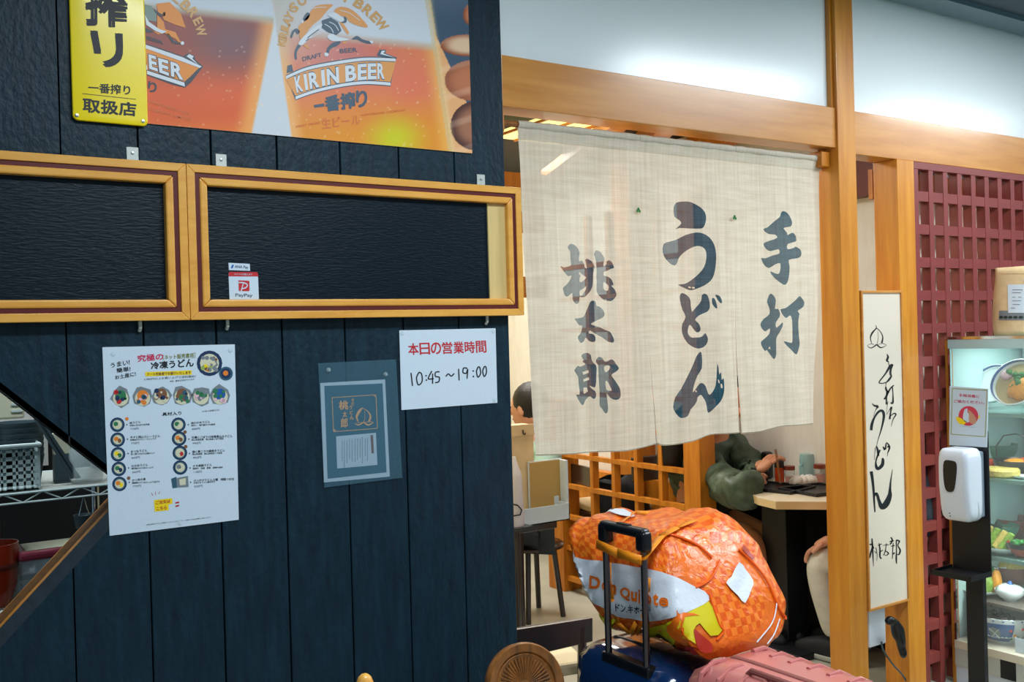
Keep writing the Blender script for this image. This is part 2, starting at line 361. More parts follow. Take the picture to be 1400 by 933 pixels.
# diamond shaped serving window cut into the charred plank wall
UA, UB = P(0, 533), P(145, 645); LA, LB = P(0, 860), P(145, 703)
us = (UB.z-UA.z)/(UB.x-UA.x); ls = (LB.z-LA.z)/(LB.x-LA.x)
zu = lambda x: UA.z+us*(x-UA.x); zl = lambda x: LA.z+ls*(x-LA.x)
XC = (LA.z-ls*LA.x-UA.z+us*UA.x)/(us-ls); ZC = zu(XC); XL = XC-.62*2
def zu2(x): return zu(x) if x > XC-.62 else zu(2*(XC-.62)-x)
def zl2(x): return zl(x) if x > XC-.62 else zl(2*(XC-.62)-x)
wl = struct('wall_left')
def column(xa, xb, y0, y1, name, m):
    xm = XC-.62; cut = [xa]+[x for x in (XL, xm, XC) if xa < x < xb]+[xb]
    if xb <= XL or xa >= XC:
        mb = MB().box(xa, xb, y0, y1, 0, CZ); mb.build(name, m, wl, bevel=.0015 if y0 < .001 else 0, bseg=1); return
    if XL > xa or XC < xb:      # one plank with a notch
        inn = [x for x in cut if XL <= x <= XC]
        if XC < xb: pts = [(xa, 0), (xb, 0), (xb, CZ), (xa, CZ)]+[(x, zu2(x)) for x in cut if x <= XC]+[(x, zl2(x)) for x in reversed([c for c in cut if c < XC])]
        else: pts = [(xa, 0), (xb, 0)]+[(x, zl2(x)) for x in reversed(inn)]+[(x, zu2(x)) for x in inn[1:]]+[(xb, CZ), (xa, CZ)]
        MB().prism([(x, y0, z) for x, z in pts], (0, y1-y0, 0)).build(name, m, wl); return
    for pts in ([(xa, 0), (xb, 0)]+[(x, zl2(x)) for x in reversed(cut)], [(xa, CZ)]+[(x, zu2(x)) for x in cut]+[(xb, CZ)]):
        MB().prism([(x, y0, z) for x, z in pts], (0, y1-y0, 0)).build(name, m, wl)
BX = [1.546, 1.383, 1.214, 1.048, .882, .721, .556, .395, .230, .065, -.10, -.265, -.43, -.595, -.76, -.925, -1.09]
for i in range(len(BX)-1):
    column(BX[i+1]+.0017, BX[i]-(.0017 if i else 0), 0, .022, 'plank', 'char')
column(BX[-1]-.9, BX[0]-.002, .024, .085, 'backing', 'chardark')
# trims lining the opening
def edge_trim(p, q, w, y0, y1, m, label=None, flip=1):
    p, q = Vector((p[0], 0, p[1])), Vector((q[0], 0, q[1])); d = (q-p).normalized(); n = Vector((-d.z, 0, d.x))*flip
    mb = MB(); mb.prism([p+Vector((0, y0, 0)), q+Vector((0, y0, 0)), q+n*w+Vector((0, y0, 0)), p+n*w+Vector((0, y0, 0))], (0, y1-y0, 0))
    return mb.build('opening_trim', m, wl, label=label)
edge_trim((XL+.62, zu2(XL+.62)), (XC, ZC), .012, .0, .085, 'chardark', 'black upper edge strip')
edge_trim((XL+.62, zu2(XL+.62)), (XL, ZC), .012, .0, .085, 'chardark')
edge_trim((XL+.62, zl2(XL+.62)), (XC, ZC), .020, .004, .088, 'wood', 'bare wood lining of the lower edge', -1)
edge_trim((XL+.62, zl2(XL+.62)), (XC, ZC), .028, -.0008, .004, 'bluetrim', None, -1)
edge_trim((XL+.62, zl2(XL+.62)), (XL, ZC), .022, -.0008, .088, 'bluetrim')
# kitchen behind the opening
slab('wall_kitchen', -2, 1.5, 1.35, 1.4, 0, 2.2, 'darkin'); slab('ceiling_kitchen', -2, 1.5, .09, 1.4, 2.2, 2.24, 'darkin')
slab('wall_kitchen_side', 1.50, 1.54, .09, 3.4, 0, 2.45, 'cream')
# ------------------------------------------------ beams, pillars, white panels
BM = P(1000, 180).z
def zat(px, py, y=0): return P(px, py, y).z
b = struct('trim_3'); MB().box(1.549, 2.992, .006, .10, 2.064, 2.209).build('beam', 'wood', b, bevel=.002)
b = struct('trim_4'); MB().box(3.088, 6.5, .006, .10, 2.050, 2.208).build('beam', 'wood', b, bevel=.002)
b = struct('trim_5'); MB().box(2.990, 3.089, -.004, .089, 0, CZ-.02).build('pillar', 'woodv', b, bevel=.002)
b = struct('trim_6'); MB().box(3.340, 3.446, .002, .108, 0, 2.05).build('pillar', 'woodv', b, bevel=.002)
slab('wall_upper_left', 1.549, 2.985, .03, .06, 2.209, CZ, 'white'); slab('wall_upper_right', 3.089, 6.5, .03, .06, 2.209, CZ, 'white')
slab('trim_7', 2.978, 2.990, .012, .03, 2.209, CZ, 'woodv')
# ------------------------------------------------ dining room behind the curtain
RX = 3.74
slab('wall_right', RX, RX+.05, .30, 3.45, 0, 2.45, 'walllight')
slab('wall_back', 1.5, RX, 3.40, 3.45, 0, 2.45, 'cream')
slab('wall_lattice_back', RX+.03, 6.4, .26, .30, 0, 2.05, 'wallcream')
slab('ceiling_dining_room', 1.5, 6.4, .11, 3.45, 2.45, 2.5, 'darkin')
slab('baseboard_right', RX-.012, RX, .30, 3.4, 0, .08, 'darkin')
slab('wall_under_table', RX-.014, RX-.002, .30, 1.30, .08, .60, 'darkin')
# exposed ceiling timbers and a paper lamp panel
tb = thing('ceiling_timbers', 'orange cedar timbers crossing under the dark dining room ceiling', 'timber', (2.6, .9, 2.3))
def bar(name, a, b_, w, h, m, parent):
    a, b_ = Vector(a), Vector(b_); d = (b_-a); u = d.normalized(); s_ = u.cross(Vector((0, 0, 1))).normalized()*w/2; t = Vector((0, 0, h/2))
    return MB().prism([a-s_-t, a+s_-t, a+s_+t, a-s_+t], d).build(name, m, parent)
for i, (a, b_) in enumerate([((2.85, 1.0, 2.38), (3.45, 2.4, 2.38)), ((3.05, .9, 2.38), (3.7, 2.0, 2.38)), ((3.35, .5, 2.36), (3.7, 1.5, 2.36)), ((1.6, 1.9, 2.40), (2.3, 3.2, 2.40))]):
    bar('timber', a, b_, .09, .10, 'woodin', tb)
for a, b_ in (((1.56, .45, 1.93), (2.0, .45, 1.93)), ((1.56, .45, 1.80), (2.0, .45, 1.80)), ((1.56, .45, 1.58), (2.0, .45, 1.58))):
    bar('rail', a, b_, .03, .07, 'woodin', tb)
lp = thing('ceiling_lamp_panel', 'glowing yellow paper lamp panel seen above the left half of the curtain', 'lamp', (2.0, 1.0, 2.4))
LA1, LA2 = P(726, 165, 1.4).x, P(826, 172, 1.4).x
MB().box(LA1, LA2, 1.2, 1.75, 2.385, 2.40).build('paper_panel', 'ceillamp', lp)
mb = MB(); 
for k in range(4): mb.box(LA1+(LA2-LA1)*k/3-.006, LA1+(LA2-LA1)*k/3+.006, 1.2, 1.75, 2.375, 2.385)
mb.build('lamp_rib', 'woodin', lp)
slab('trim_8', 3.60, RX, 1.86, 2.02, 0, 2.45, 'woodin')
p8 = PX(980, 600, RX-.02)
slab('trim_9', RX-.10, RX, p8.y-.03, p8.y+.05, 0, 2.45, 'woodin')
slab('trim_10', RX-.06, RX+.02, .30, 1.36, 1.98, 2.2, 'inlay')
# ================================================================== LATTICE PARTITION between doorway and table
LX = 3.26
lt = thing('lattice_partition', 'low honey-coloured wooden grid partition standing behind the orange bag', 'partition', (LX, 1.6, 0))
MB().box(LX, LX+.10, 1.02, 1.128, 0, 2.05).build('post', 'woodin', lt, bevel=.002)
MB().box(LX-.02, LX+.10, 2.07, 2.215, 0, 1.05).build('post', 'woodin', lt, bevel=.002)
ys = [PX(px, 640, LX).y for px in (808, 837.5, 868.5, 902)]
for y in ys: MB().box(LX+.004, LX+.044, y-.010, y+.016, .06, 2.04).build('lattice_bar', 'woodin', lt)
for py in (645, 694, ): 
    z = PX(933, py, LX).z
    for dz in ((0,) if py == 645 else (0,)): MB().box(LX, LX+.03, 1.128, 2.07, z-.012, z+.012).build('lattice_bar', 'woodin', lt)
z1 = PX(933, 645, LX).z; z2 = PX(933, 694, LX).z; dz = z1-z2
for k in (-6, -5, -4, -3, -2, -1, 2, 3, 4): 
    z = z1-dz*k
    if .05 < z < 2.04: MB().box(LX, LX+.03, 1.128, 2.07, z-.012, z+.012).build('lattice_bar', 'woodin', lt)
# ================================================================== MAROON LATTICE SCREEN beside the pillar
ms = thing('maroon_lattice_screen', 'tall maroon painted wooden lattice screen right of the second pillar', 'screen', (3.9, .03, 0))
x = 3.452; k = 0; PIT_X = .0970
while x < 4.75:
    MB().box(x if k else 3.446, x+.030, .008, .048, 0, 2.05).build('slat', 'maroon', ms, bevel=.001, bseg=1); x += PIT_X; k += 1
zt = 2.05; MB().box(3.447, 4.75, .006, .046, 2.022, 2.05).build('slat', 'maroon', ms, bevel=.001, bseg=1)
z = P(1262, 268).z; 
while z > .03:
    MB().box(3.447, 4.75, .010, .044, z-.020, z+.020).build('slat', 'maroon', ms, bevel=.001, bseg=1); z -= .1293
slab('wall_screen_top', 3.46, 4.75, .20, .22, 1.93, 2.05, 'woodin')
# ================================================================== WALL HANGINGS ON THE CHARRED WALL
def ring(parent, x0, x1, z0, z1, w, y0, y1, name, m, bevel=.0015):
    for a, b_, c, d in (((x0, z1), (x1, z1), (x1-w, z1-w), (x0+w, z1-w)), ((x1, z1), (x1, z0), (x1-w, z0+w), (x1-w, z1-w)), ((x1, z0), (x0, z0), (x0+w, z0+w), (x1-w, z0+w)), ((x0, z0), (x0, z1), (x0+w, z1-w), (x0+w, z0+w))):
        MB().prism([(p[0], y0, p[1]) for p in (a, b_, c, d)], (0, y1-y0, 0)).build(name, m, parent, bevel=bevel, bseg=2)
def menu_board(x0, x1, z0, z1, label, strip):
    t = thing('framed_board', label, 'board', ((x0+x1)/2, -.01, z0), 'long framed black boards')
    ring(t, x0, x1, z0, z1, .0185, -.034, -.001, 'frame_rail', 'framewood')
    ring(t, x0+.0185, x1-.0185, z0+.0185, z1-.0185, .0105, -.030, -.001, 'inlay_strip', 'inlay', 0)
    ring(t, x0+.029, x1-.029, z0+.029, z1-.029, .018, -.034, -.001, 'inner_rail', 'framewood', .004)
    MB().box(x0+.045, x1-.045, -.014, -.002, z0+.045, z1-.045).build('panel', 'board', t)
    if strip:
        xa = P(663, 340).x; MB().box(xa, x1-.046, -.019, -.013, z0+.046, z1-.046).build('end_strip', 'palewood', t, bevel=.001)
    return t
Zt, Zb = 1.831, 1.474
t2 = menu_board(.6535, 1.577, Zb, Zt, 'framed black board with pale end strip and two payment stickers', True)
t1 = menu_board(-.27, .6525, Zb, Zt, 'framed black board cut off by the left picture edge, left of its twin', False)
def bracket(parent, px, py, w=.026, h=.034):
    p = P(px, py); mb = MB(); mb.box(p.x-w/2, p.x+w/2, -.003, 0, Zt-.002, Zt+h); mb.box(p.x-w/2-.008, p.x+w/2+.014, -.018, -.0, Zt, Zt+.003)
    o = mb.build('bracket', 'tab', parent, bevel=.0008, bseg=1)
    s_ = MB(); s_.lathe([(0, .003), (.003, .0025), (.004, 0)], (p.x, -.003, Zt+h*.6), 10, Matrix.Rotation(math.pi/2, 4, 'X').to_3x3()); s_.build('screw', 'steel', o, smooth=True)
for px, py, t in ((181, 215, t1), (302, 222, t2), (657, 246, t2)): bracket(t, px, py)
for px, t in ((190, t1), (309, t2), (663, t2)):
    p = P(px, 445); mb = MB(); mb.tube([(p.x, -.012, Zb+.004), (p.x, -.012, Zb-.016), (p.x, -.005, Zb-.022)], .0042, 8); mb.build('hook', 'tab', t, smooth=True)
def rrect(x0, y0, x1, y1, r, n=5):
    out = []
    for cx, cy, a in ((x1-r, y0+r, -90), (x1-r, y1-r, 0), (x0+r, y1-r, 90), (x0+r, y0+r, 180)):
        for k in range(n+1): q = math.radians(a+90*k/n); out.append((cx+r*math.cos(q), cy+r*math.sin(q)))
    return out
# payment stickers stand on the board face (y -.014)
def sticker(name, label, q, pts, group=None):
    mb = MB(); mb.prism([P(a, b_, -.0150) for a, b_ in pts], (0, .0008, 0)); o = mb.build(name, 'paper'); return setp(o, label, 'sticker', group)
bq = lambda q: (lambda u, v: bil(q, u, v))
fs_ = on(-.0154); fs2 = on(-.0157)
ana = sticker('payment_sticker', 'small white payment sticker above the red topped one on the board', None, [(312.5, 359.5), (341.5, 361), (342, 370.5), (313, 369.5)], 'payment stickers')
mb = MB(); txt(mb, 'ANA Pay', [(321, 362.5), (339.5, 363.8), (339.5, 368.8), (321, 367.6)], fs_, .015); mb.build('lettering', 'ink2', ana)
mb = MB(); pol(mb, [(317.5, 362), (320, 362.5), (318, 367.2), (315.7, 366.8)], fs_); mb.build('logo', 'bluep', ana)
pp = sticker('payment_sticker', 'white payment sticker with red header and red letter P logo', None, [(312.5, 374), (314, 372), (351, 372.2), (352.7, 374), (354, 410), (352.5, 412), (316, 412), (314, 410)], 'payment stickers')
mb = MB(); pol(mb, [(312.7, 373.5), (314, 372), (351, 372.2), (352.7, 374), (353, 378.2), (312.8, 378)], fs_); pol(mb, [(326, 383.5), (340, 384), (341, 385), (341.2, 397.5), (340, 398.4), (326.6, 398)], fs_); mb.build('logo', 'red', pp)
mb = MB(); stroke(mb, [(325.5, 386.5, 1.4), (333, 386.8, 1.6), (338.2, 389.5, 1.5), (336, 393.6, 1.5), (331, 395, 1.4)], fs2); stroke(mb, [(332.5, 388, 1.2), (331, 394, 1.3), (329.5, 399, 1.4)], fs2); txt(mb, 'ペイペイが使えます', [(320, 373.8), (345, 374.3), (345, 376.7), (320, 376.2)], fs2, .01); mb.build('lettering', 'paper', pp)
mb = MB(); txt(mb, 'PayPay', [(322, 401.3), (345.5, 401.8), (345.5, 407.6), (322, 407)], fs_, .01); mb.build('lettering', 'ink2', pp)
# ------------------------------------------------ yellow enamel sign
ys_ = thing('enamel_sign', 'tall yellow enamel sign with black Japanese characters at top left', 'sign', (.5, -.01, 1.92))
sx0, sx1, sz0, sz1 = .4195, .5775, 1.9125, 2.58
pts = [(sx0+(sx1-sx0)*u, sz0+(sz1-sz0)*v) for u, v in [((x_), (y_)) for x_, y_ in []]]
pts = rrect(sx0, sz0, sx1, sz1, .012)
mb = MB(); mb.prism([(a, -.012, b_) for a, b_ in pts], (0, .009, 0)); mb.build('plate', 'yellow', ys_, smooth=True, bevel=.003, bseg=3)
pi_ = rrect(sx0+.012, sz0+.016, sx1-.012, sz1-.016, .008)
fy = on(-.0126)
mb = MB(); txt(mb, '搾', [(119, -28), (171, -20), (173, 36), (119, 33)], fy, .05); txt(mb, 'リ', [(125, 43), (166, 48), (168, 92), (134, 89)], fy, .05)
txt(mb, '一番搾り', [(121, 113), (178, 117), (178, 130), (121, 126)], fy, .02); txt(mb, '取扱店', [(113.5, 134), (186, 141), (186, 159), (113.5, 153)], fy, .03)
pol(mb, [(112.5, 127.6), (186, 135.5), (186, 136.2), (112.5, 128.3)], fy); mb.build('lettering', 'ink', ys_)
for px, py in ((105, 158), (195.5, 166)):
    p = P(px, py, -.012); s_ = MB(); s_.lathe([(0, .003), (.0035, .0024), (.0045, 0)], p, 12, Matrix.Rotation(math.pi/2, 3, 'X')); s_.build('screw', 'steel', ys_, smooth=True)
# ------------------------------------------------ beer poster
def mixc(a, b_, t): t = max(0, min(1, t)); return tuple(u*(1-t)+v*t for u, v in zip(a, b_))
def sst(e0, e1, x): t = max(0, min(1, (x-e0)/(e1-e0))); return t*t*(3-2*t)
random.seed(3)
bub = [(random.uniform(210, 610), random.uniform(60, 200)) for _ in range(150)]
def poster_col(x, y):
    bg = mixc((206, 214, 222), (250, 238, 214), sst(110, 10, y)) if x < 460 else mixc((96, 116, 134), (70, 90, 110), sst(-20, 40, y))
    if x < 460: bg = mixc((214, 218, 224), (206, 190, 176), sst(30, -30, y))
    e1 = 374-(y-30)*.2; e2l = 373+y*.14; e2r = 586+y*.155
    c = bg
    if x < e1+3:
        g = mixc((232, 98, 44), (150, 62, 46), sst(135, 50, y)); g = mixc(g, (250, 160, 60), sst(150, 215, y)*.8)
        g = mixc(g, (112, 78, 92), sst(60, 0, math.hypot((x-318)/1.3, y-60))*.75)
        g = mixc(g, (255, 176, 92), sst(e1-30, e1-4, x)*.8)
        fy_ = 14+(x-250)*.11
        g = mixc((206, 212, 220), g, sst(fy_-5, fy_+10, y)); g = mixc(g, (180, 160, 120), sst(8, 0, abs(y-fy_))*.5)
        c = mixc(g, bg, sst(e1-2, e1+3, x))
    if e2l-2 < x < e2r+3:
        g = mixc((238, 132, 92), (236, 150, 50), sst(110, 190, y)); g = mixc(g, (214, 120, 110), sst(70, 0, math.hypot((x-470)/1.6, y-75)))
        g = mixc(g, (214, 208, 40), sst(48, 0, math.hypot((x-540)/1.2, y-190))); g = mixc(g, (238, 122, 96), sst(45, 0, math.hypot((x-560), y-115))*.7)
        g = mixc(g, (250, 180, 110), sst(22, 2, x-e2l)); g = mixc(g, (252, 190, 100), sst(24, 2, e2r-x)*.7)
        fl = 58+(x-530)*.10; g = mixc((216, 220, 228), g, sst(fl-8, fl+9, y)); g = mixc(g, (190, 180, 150), sst(9, 0, abs(y-fl))*.35)
        g = mixc(g, (196, 190, 172), sst(70, 0, x-e2l)*sst(95, 20, y)*.8); g = mixc(g, (214, 190, 190), sst(120, 0, x-400)*sst(110, 70, y)*.25)
        c = mixc(g, bg, sst(e2r-1, e2r+3, x)); c = mixc(bg, c, sst(e2l-2, e2l+1, x)) if x < e2l+1 else c
        if abs(x-e2r) < 5: c = mixc(c, (222, 196, 150), .6)
    if x > e2r:
        hand = None
        d = x-e2r
        def fing(cx, cy, rx, ry, base, dk):
            q = ((x-cx)/rx)**2+((y-cy)/ry)**2
            return mixc(base, dk, sst(.2, 1.0, q)) if q < 1 else None
        for a in ((645, 20, 12, 15, (206, 128, 92), (150, 84, 60)), (640, 62, 38, 15, (232, 196, 160), (150, 80, 52)), (648, 110, 40, 28, (196, 120, 84), (160, 92, 66)), (652, 172, 36, 34, (168, 112, 84), (84, 52, 48))):
            f_ = fing(*a); hand = f_ or hand
        if y > 46 and d < (y-40)*.3 and not hand: hand = (240, 176, 120)
        if hand: c = mixc(hand, (255, 224, 196), sst(.5, 1, math.sin(y*.16+x*.05))*.25)
        c = mixc(c, (240, 206, 150), sst(8, 0, d)*.7)
    for bx, by in bub:
        if abs(bx-x) < 1.2 and abs(by-y) < 1.2: c = mixc(c, (255, 226, 190), .35)
    return c
pz0, px1_ = P(643, 210).z, P(642, 120).x; px0_ = sx1-.006; pz1 = 2.56
nx, nz = 330, 300; vs = []; fs = []; cs = []
for j in range(nz+1):
    for i in range(nx+1):
        v = Vector((px0_+(px1_-px0_)*i/nx, -.0045, pz0+(pz1-pz0)*j/nz)); vs.append(v); a, b_ = PR(v); cs.append(poster_col(a, b_))
for j in range(nz):
    for i in range(nx): q = j*(nx+1)+i; fs.append((q, q+1, q+nx+2, q+nx+1))
bp = thing('beer_poster', 'large glossy poster of two beer glasses and a hand, top centre left', 'poster', (.9, -.004, pz0))
M['poster'] = vcmat('poster_print', .35, .35)
o = MB().add(vs, fs).build('print', M['poster'], bp); ca = o.data.color_attributes.new('col', 'FLOAT_COLOR', 'POINT')
ca.data.foreach_set('color', [q for c in cs for q in rgb(*c)])
MB().box(px0_, px1_, -.004, 0, pz0, pz1).build('backing_sheet', 'paper', bp)
f1, f2, f3 = on(-.0050), on(-.0054), on(-.0058)
def cut(pts): return [p for p in pts]
# banner on the right hand glass
def arc(pts, k=6): return crom(pts, False, k)
top = arc([(391, 104), (420, 92), (460, 84), (500, 79), (541, 80)]); bot = arc([(404, 136), (430, 127), (465, 119), (500, 115), (534, 117)])
M['ban'] = mat('banner_orange', (232, 158, 88), .4); M['banw'] = mat('banner_white', (222, 226, 232), .4); M['slate'] = mat('slate_print', (74, 94, 112), .4); M['tan'] = mat('tan_print', (216, 162, 96), .4)
def band(mb, A, B, fn): 
    vs = [fn(*p) for p in A+B]; n = len(A); mb.add(vs, [(i, i+1, n+i+1, n+i) for i in range(n-1)])
def shift(A, d): return [(a, b_+d) for a, b_ in A]
mb = MB(); band(mb, shift(top, -1.5), shift(bot, 1.2), f1); pol(mb, [(392, 100), (393, 90), (399, 88), (401, 98)], f1); pol(mb, [(515, 76), (519, 68), (528, 68), (527, 73), (543, 79), (541, 82)], f1); mb.build('banner_outline', 'slate', bp)
mb = MB(); band(mb, shift(top, 0), shift(top, 4), f2); band(mb, shift(bot, -4), shift(bot, 0), f2); pol(mb, [(520, 74), (522, 69.5), (527, 69.5), (524, 73), (540, 79)], f2); mb.build('banner_edge', 'banw', bp)
mb = MB(); band(mb, shift(top, 5), shift(bot, -5), f2); mb.build('banner', 'ban', bp)
# letters follow the banner
def along(mb, t, A, B, fn, bold, wts):
    n = len(t); tot = sum(wts); u = 0
    def at(L, s_): s_ = max(0, min(.9999, s_))*(len(L)-1); i = int(s_); f = s_-i; return (L[i][0]*(1-f)+L[i+1][0]*f, L[i][1]*(1-f)+L[i+1][1]*f)
    for ch, w in zip(t, wts):
        a = u/tot; b_ = (u+w*.88)/tot; u += w
        if ch == '一': f = .42; C_ = at(A, a); D_ = at(A, b_); E2 = at(B, b_); F2 = at(B, a); L1 = lambda p, q, t: (p[0]*(1-t)+q[0]*t, p[1]*(1-t)+q[1]*t); pol(mb, [L1(C_, F2, .42), L1(D_, E2, .42), L1(D_, E2, .64), L1(C_, F2, .64)], fn)
        elif ch == 'I' and n < 12: m1 = a+(b_-a)*.22; m2 = b_-(b_-a)*.22; txt(mb, ch, [at(A, m1), at(A, m2), at(B, m2), at(B, m1)], fn, bold)
        elif ch != ' ': txt(mb, ch, [at(A, a), at(A, b_), at(B, b_), at(B, a)], fn, bold)
A = arc([(402, 105), (430, 98), (465, 91), (500, 87), (526, 86.5)]); B = arc([(406, 127), (432, 120), (466, 113), (500, 109), (527, 108)])
w_ = [1, .55, 1, .55, 1.1, .4, 1, .9, .9, 1]
mb = MB(); along(mb, 'KIRIN BEER', shift(A, -1.2), shift(B, 1.2), f2, .07, w_); mb.build('lettering', 'slate', bp)
mb = MB(); along(mb, 'KIRIN BEER', A, B, f3, .035, w_); mb.build('lettering', 'banw', bp)
mb = MB(); along(mb, '一番搾り', [(428, 136), (503, 122)], [(431, 154), (504, 145)], f2, .05, [.9, 1.2, 1.2, .9]); txt(mb, 'DRAFT', [(413, 78), (439, 72), (440, 77.5), (414, 84)], f2, .02); txt(mb, 'BEER', [(464, 67), (488, 65), (489, 71), (465, 73)], f2, .02); mb.build('lettering', 'slate', bp)
M['faint'] = mat('faint_print', (226, 120, 62), .4)
mb = MB(); txt(mb, '生ビール', [(440, 162), (492, 156), (493, 170), (441, 176)], f2, .01); txt(mb, 'KIRIN BREWERY COMPANY', [(494, 156), (555, 149), (555, 152), (494, 159)], f2, .01)
txt(mb, 'FIRST PRESS', [(405, 172), (438, 166), (438, 169), (405, 175)], f2, .01); mb.build('lettering', 'faint', bp)
# arched letters
mb = MB()
def radial(mb, chars, fn, bold):
    for ch, x, y, w, h, ang in chars:
        c_, s_ = math.cos(math.radians(ang)), math.sin(math.radians(ang))
        q = [(x+c_*a-s_*b_, y+s_*a+c_*b_) for a, b_ in ((-w/2, -h/2), (w/2, -h/2), (w/2, h/2), (-w/2, h/2))]; txt(mb, ch, q, fn, bold)
R2 = [('B', 491, 5, 11, 12, 36), ('R', 503, 14, 11, 12, 42), ('E', 513, 23, 9, 12, 46), ('W', 522, 33, 15, 12, 52), ('O', 413, 1, 10, 12, -28), ('S', 402, 10, 8, 12, -42), ("'", 398, 14, 2, 5, -45), ('Y', 396, 22, 9, 11, -55), ('A', 393, 29, 9, 11, -62), ('L', 391, 35, 8, 10, -66), ('I', 389.5, 41, 3, 10, -70), ('R', 388, 47, 8, 10, -72), ('I', 387, 53, 3, 10, -76), ('K', 386, 58, 8, 10, -78), ('T', 474, -4, 11, 13, 24)]
R2 = [(a, b_, c_, d*1.2, e*1.15, f) for a, b_, c_, d, e, f in R2]
radial(mb, R2, f2, .04); mb.build('lettering', 'tan', bp)
# running beast emblem, right glass
def emblem(dx, dy, sc, cols, xmin=-1e9):
    g = lambda L: [(max(xmin, dx+a*sc), dy+b_*sc) for a, b_ in L]
    mb = MB()
    for L in ([(38, 37), (42, 32), (52, 20), (62, 8), (85, 6), (78, 14), (68, 26), (58, 34), (50, 44), (45, 57), (40, 52)], [(87, 14), (97, 9), (112, 14), (126, 27), (133, 37), (122, 36), (108, 30), (104, 24), (98, 22), (90, 20)], [(94, 30), (99, 32), (107, 44), (104, 46)], [(44, 60), (50, 62), (54, 68), (47, 64)], [(98, 58), (104, 56), (102, 60)]):
        pol(mb, crom(g(L), True, 3), f2)
    o1 = mb.build('emblem', cols[0], bp); mb = MB()
    for L in ([(45, 24), (50, 17), (54, 20), (50, 27), (45, 29)], [(27, 50), (30, 42), (36, 39), (40, 44), (36, 47), (33, 43), (29, 52)], [(44, 57), (38, 60), (33, 70), (33, 80), (36, 81), (36, 71), (42, 62)], [(96, 57), (86, 58), (78, 65), (76, 73), (79, 74), (82, 67), (92, 62)], [(111, 54), (118, 49), (126, 54), (137, 57), (136, 60), (126, 58), (118, 54)], [(100, 23), (104, 25), (103, 31), (96, 31), (101, 28)]):
        pol(mb, crom(g(L), True, 3), f2)
    pol(mb, g([(70, 28), (82, 24), (92, 30), (97, 42), (90, 48), (78, 44), (70, 38)]), f2)
    o2 = mb.build('emblem', cols[1], bp); mb = MB()
    for L in ([(80, 30, 1), (88, 34, 1), (93, 42, 1)], [(74, 33, 1), (82, 38, 1), (86, 45, 1)], [(50, 52, 1), (58, 46, 1), (66, 40, 1)], [(48, 56, 1), (58, 50, 1), (68, 45, 1)], [(56, 12, .8), (66, 10, .8), (76, 10, .8)], [(95, 14, .8), (108, 18, .8), (122, 28, .8)]): stroke(mb, [(max(xmin, dx+a*sc), dy+b_*sc, w2) for a, b_, w2 in L], f3)
    for L in ([(38, 59), (46, 49), (58, 38), (70, 32), (68, 40), (58, 48), (48, 58), (42, 62)], [(78, 20), (88, 17), (100, 26), (96, 30), (84, 24)], [(77, 50), (84, 46), (92, 50), (108, 54), (96, 56), (84, 56)], [(41, 30), (45, 27), (44, 32)], [(135, 56), (140, 56), (139, 60)], [(74, 72), (79, 73), (78, 77), (74, 76)]):
        pol(mb, crom(g(L), True, 3), f3)
    o3 = mb.build('emblem', cols[2], bp)
emblem(370, 0, 1, ['ban', 'slate', 'banw'])
M['ban2'] = mat('deep_orange_print', (236, 138, 20), .4); M['slate2'] = mat('dark_slate_print', (44, 50, 62), .4); M['seag'] = mat('grey_green_print', (120, 138, 128), .4)
# left glass: what shows of emblem, banner and letters right of the yellow sign
mb = MB()
for L in ([(214, 5), (232, 3), (247, 18), (254, 38), (240, 34), (224, 27), (222, 22), (216, 16)], [(215, 20), (224, 30), (226, 40), (240, 44), (246, 56), (238, 52), (226, 46), (215, 38)], [(209, 42), (222, 46), (216, 47)], [(240, 53), (248, 57), (246, 60)]): pol(mb, L, f2)
mb.build('emblem', 'ban2', bp)
mb = MB(); pol(mb, [(198, 6), (207, 8), (214, 18), (214, 30), (203, 28), (198, 22)], f2); mb.build('emblem', 'seag', bp)
mb = MB()
for L in ([(208, 10), (214, 15), (222, 20), (224, 16), (228, 17), (226, 22), (220, 23), (212, 17)], [(224, 45), (231, 46), (238, 56), (247, 58), (246, 61), (236, 59), (230, 50)], [(198, 38), (204, 40), (210, 43), (204, 45), (198, 43)]): pol(mb, L, f2)
txt(mb, 'EER', [(201, 49), (224, 57), (224, 61.5), (201, 54)], f2, .03); mb.build('emblem', 'slate2', bp)
mb = MB(); pol(mb, [(198, 20), (204, 30), (218, 40), (228, 43), (222, 46), (212, 42), (200, 34)], f3); circ(mb, (249.5, 59), 2.4, f3); mb.build('emblem', 'banw', bp)
bt = [(199, 61), (225, 70), (250, 79), (276, 91)]; bb = [(201, 101), (220, 108), (236, 114), (252, 118)]
mb = MB(); pol(mb, [(199, 59.5), (225, 68), (250, 77), (257, 73), (266, 76), (267, 82), (278, 91), (262, 112), (253, 120), (236, 116), (201, 103)], f1); mb.build('banner_outline', 'slate2', bp)
mb = MB(); pol(mb, [(199, 66), (272, 93), (260, 105), (252, 112), (201, 95)], f2); mb.build('banner', 'ban2', bp)
mb = MB(); pol(mb, [(199, 61), (250, 78.5), (276, 91), (273, 93), (250, 84.5), (199, 66)], f3); pol(mb, [(201, 96.5), (252, 113), (253, 118.5), (201, 101.5)], f3); pol(mb, [(255, 77), (259, 74), (265, 77), (263, 80), (272, 89)], f3); mb.build('banner_edge', 'banw', bp)
lw = [(200.5, 73, 214, 78, 217.5, 99, 201.5, 92), ]
ws = [('E', [(203, 74), (213, 77), (216, 98), (204, 94)]), ('E', [(216, 79), (230, 83), (231, 104), (218, 99)]), ('R', [(233, 84), (250, 89), (251, 110), (234, 104)])]
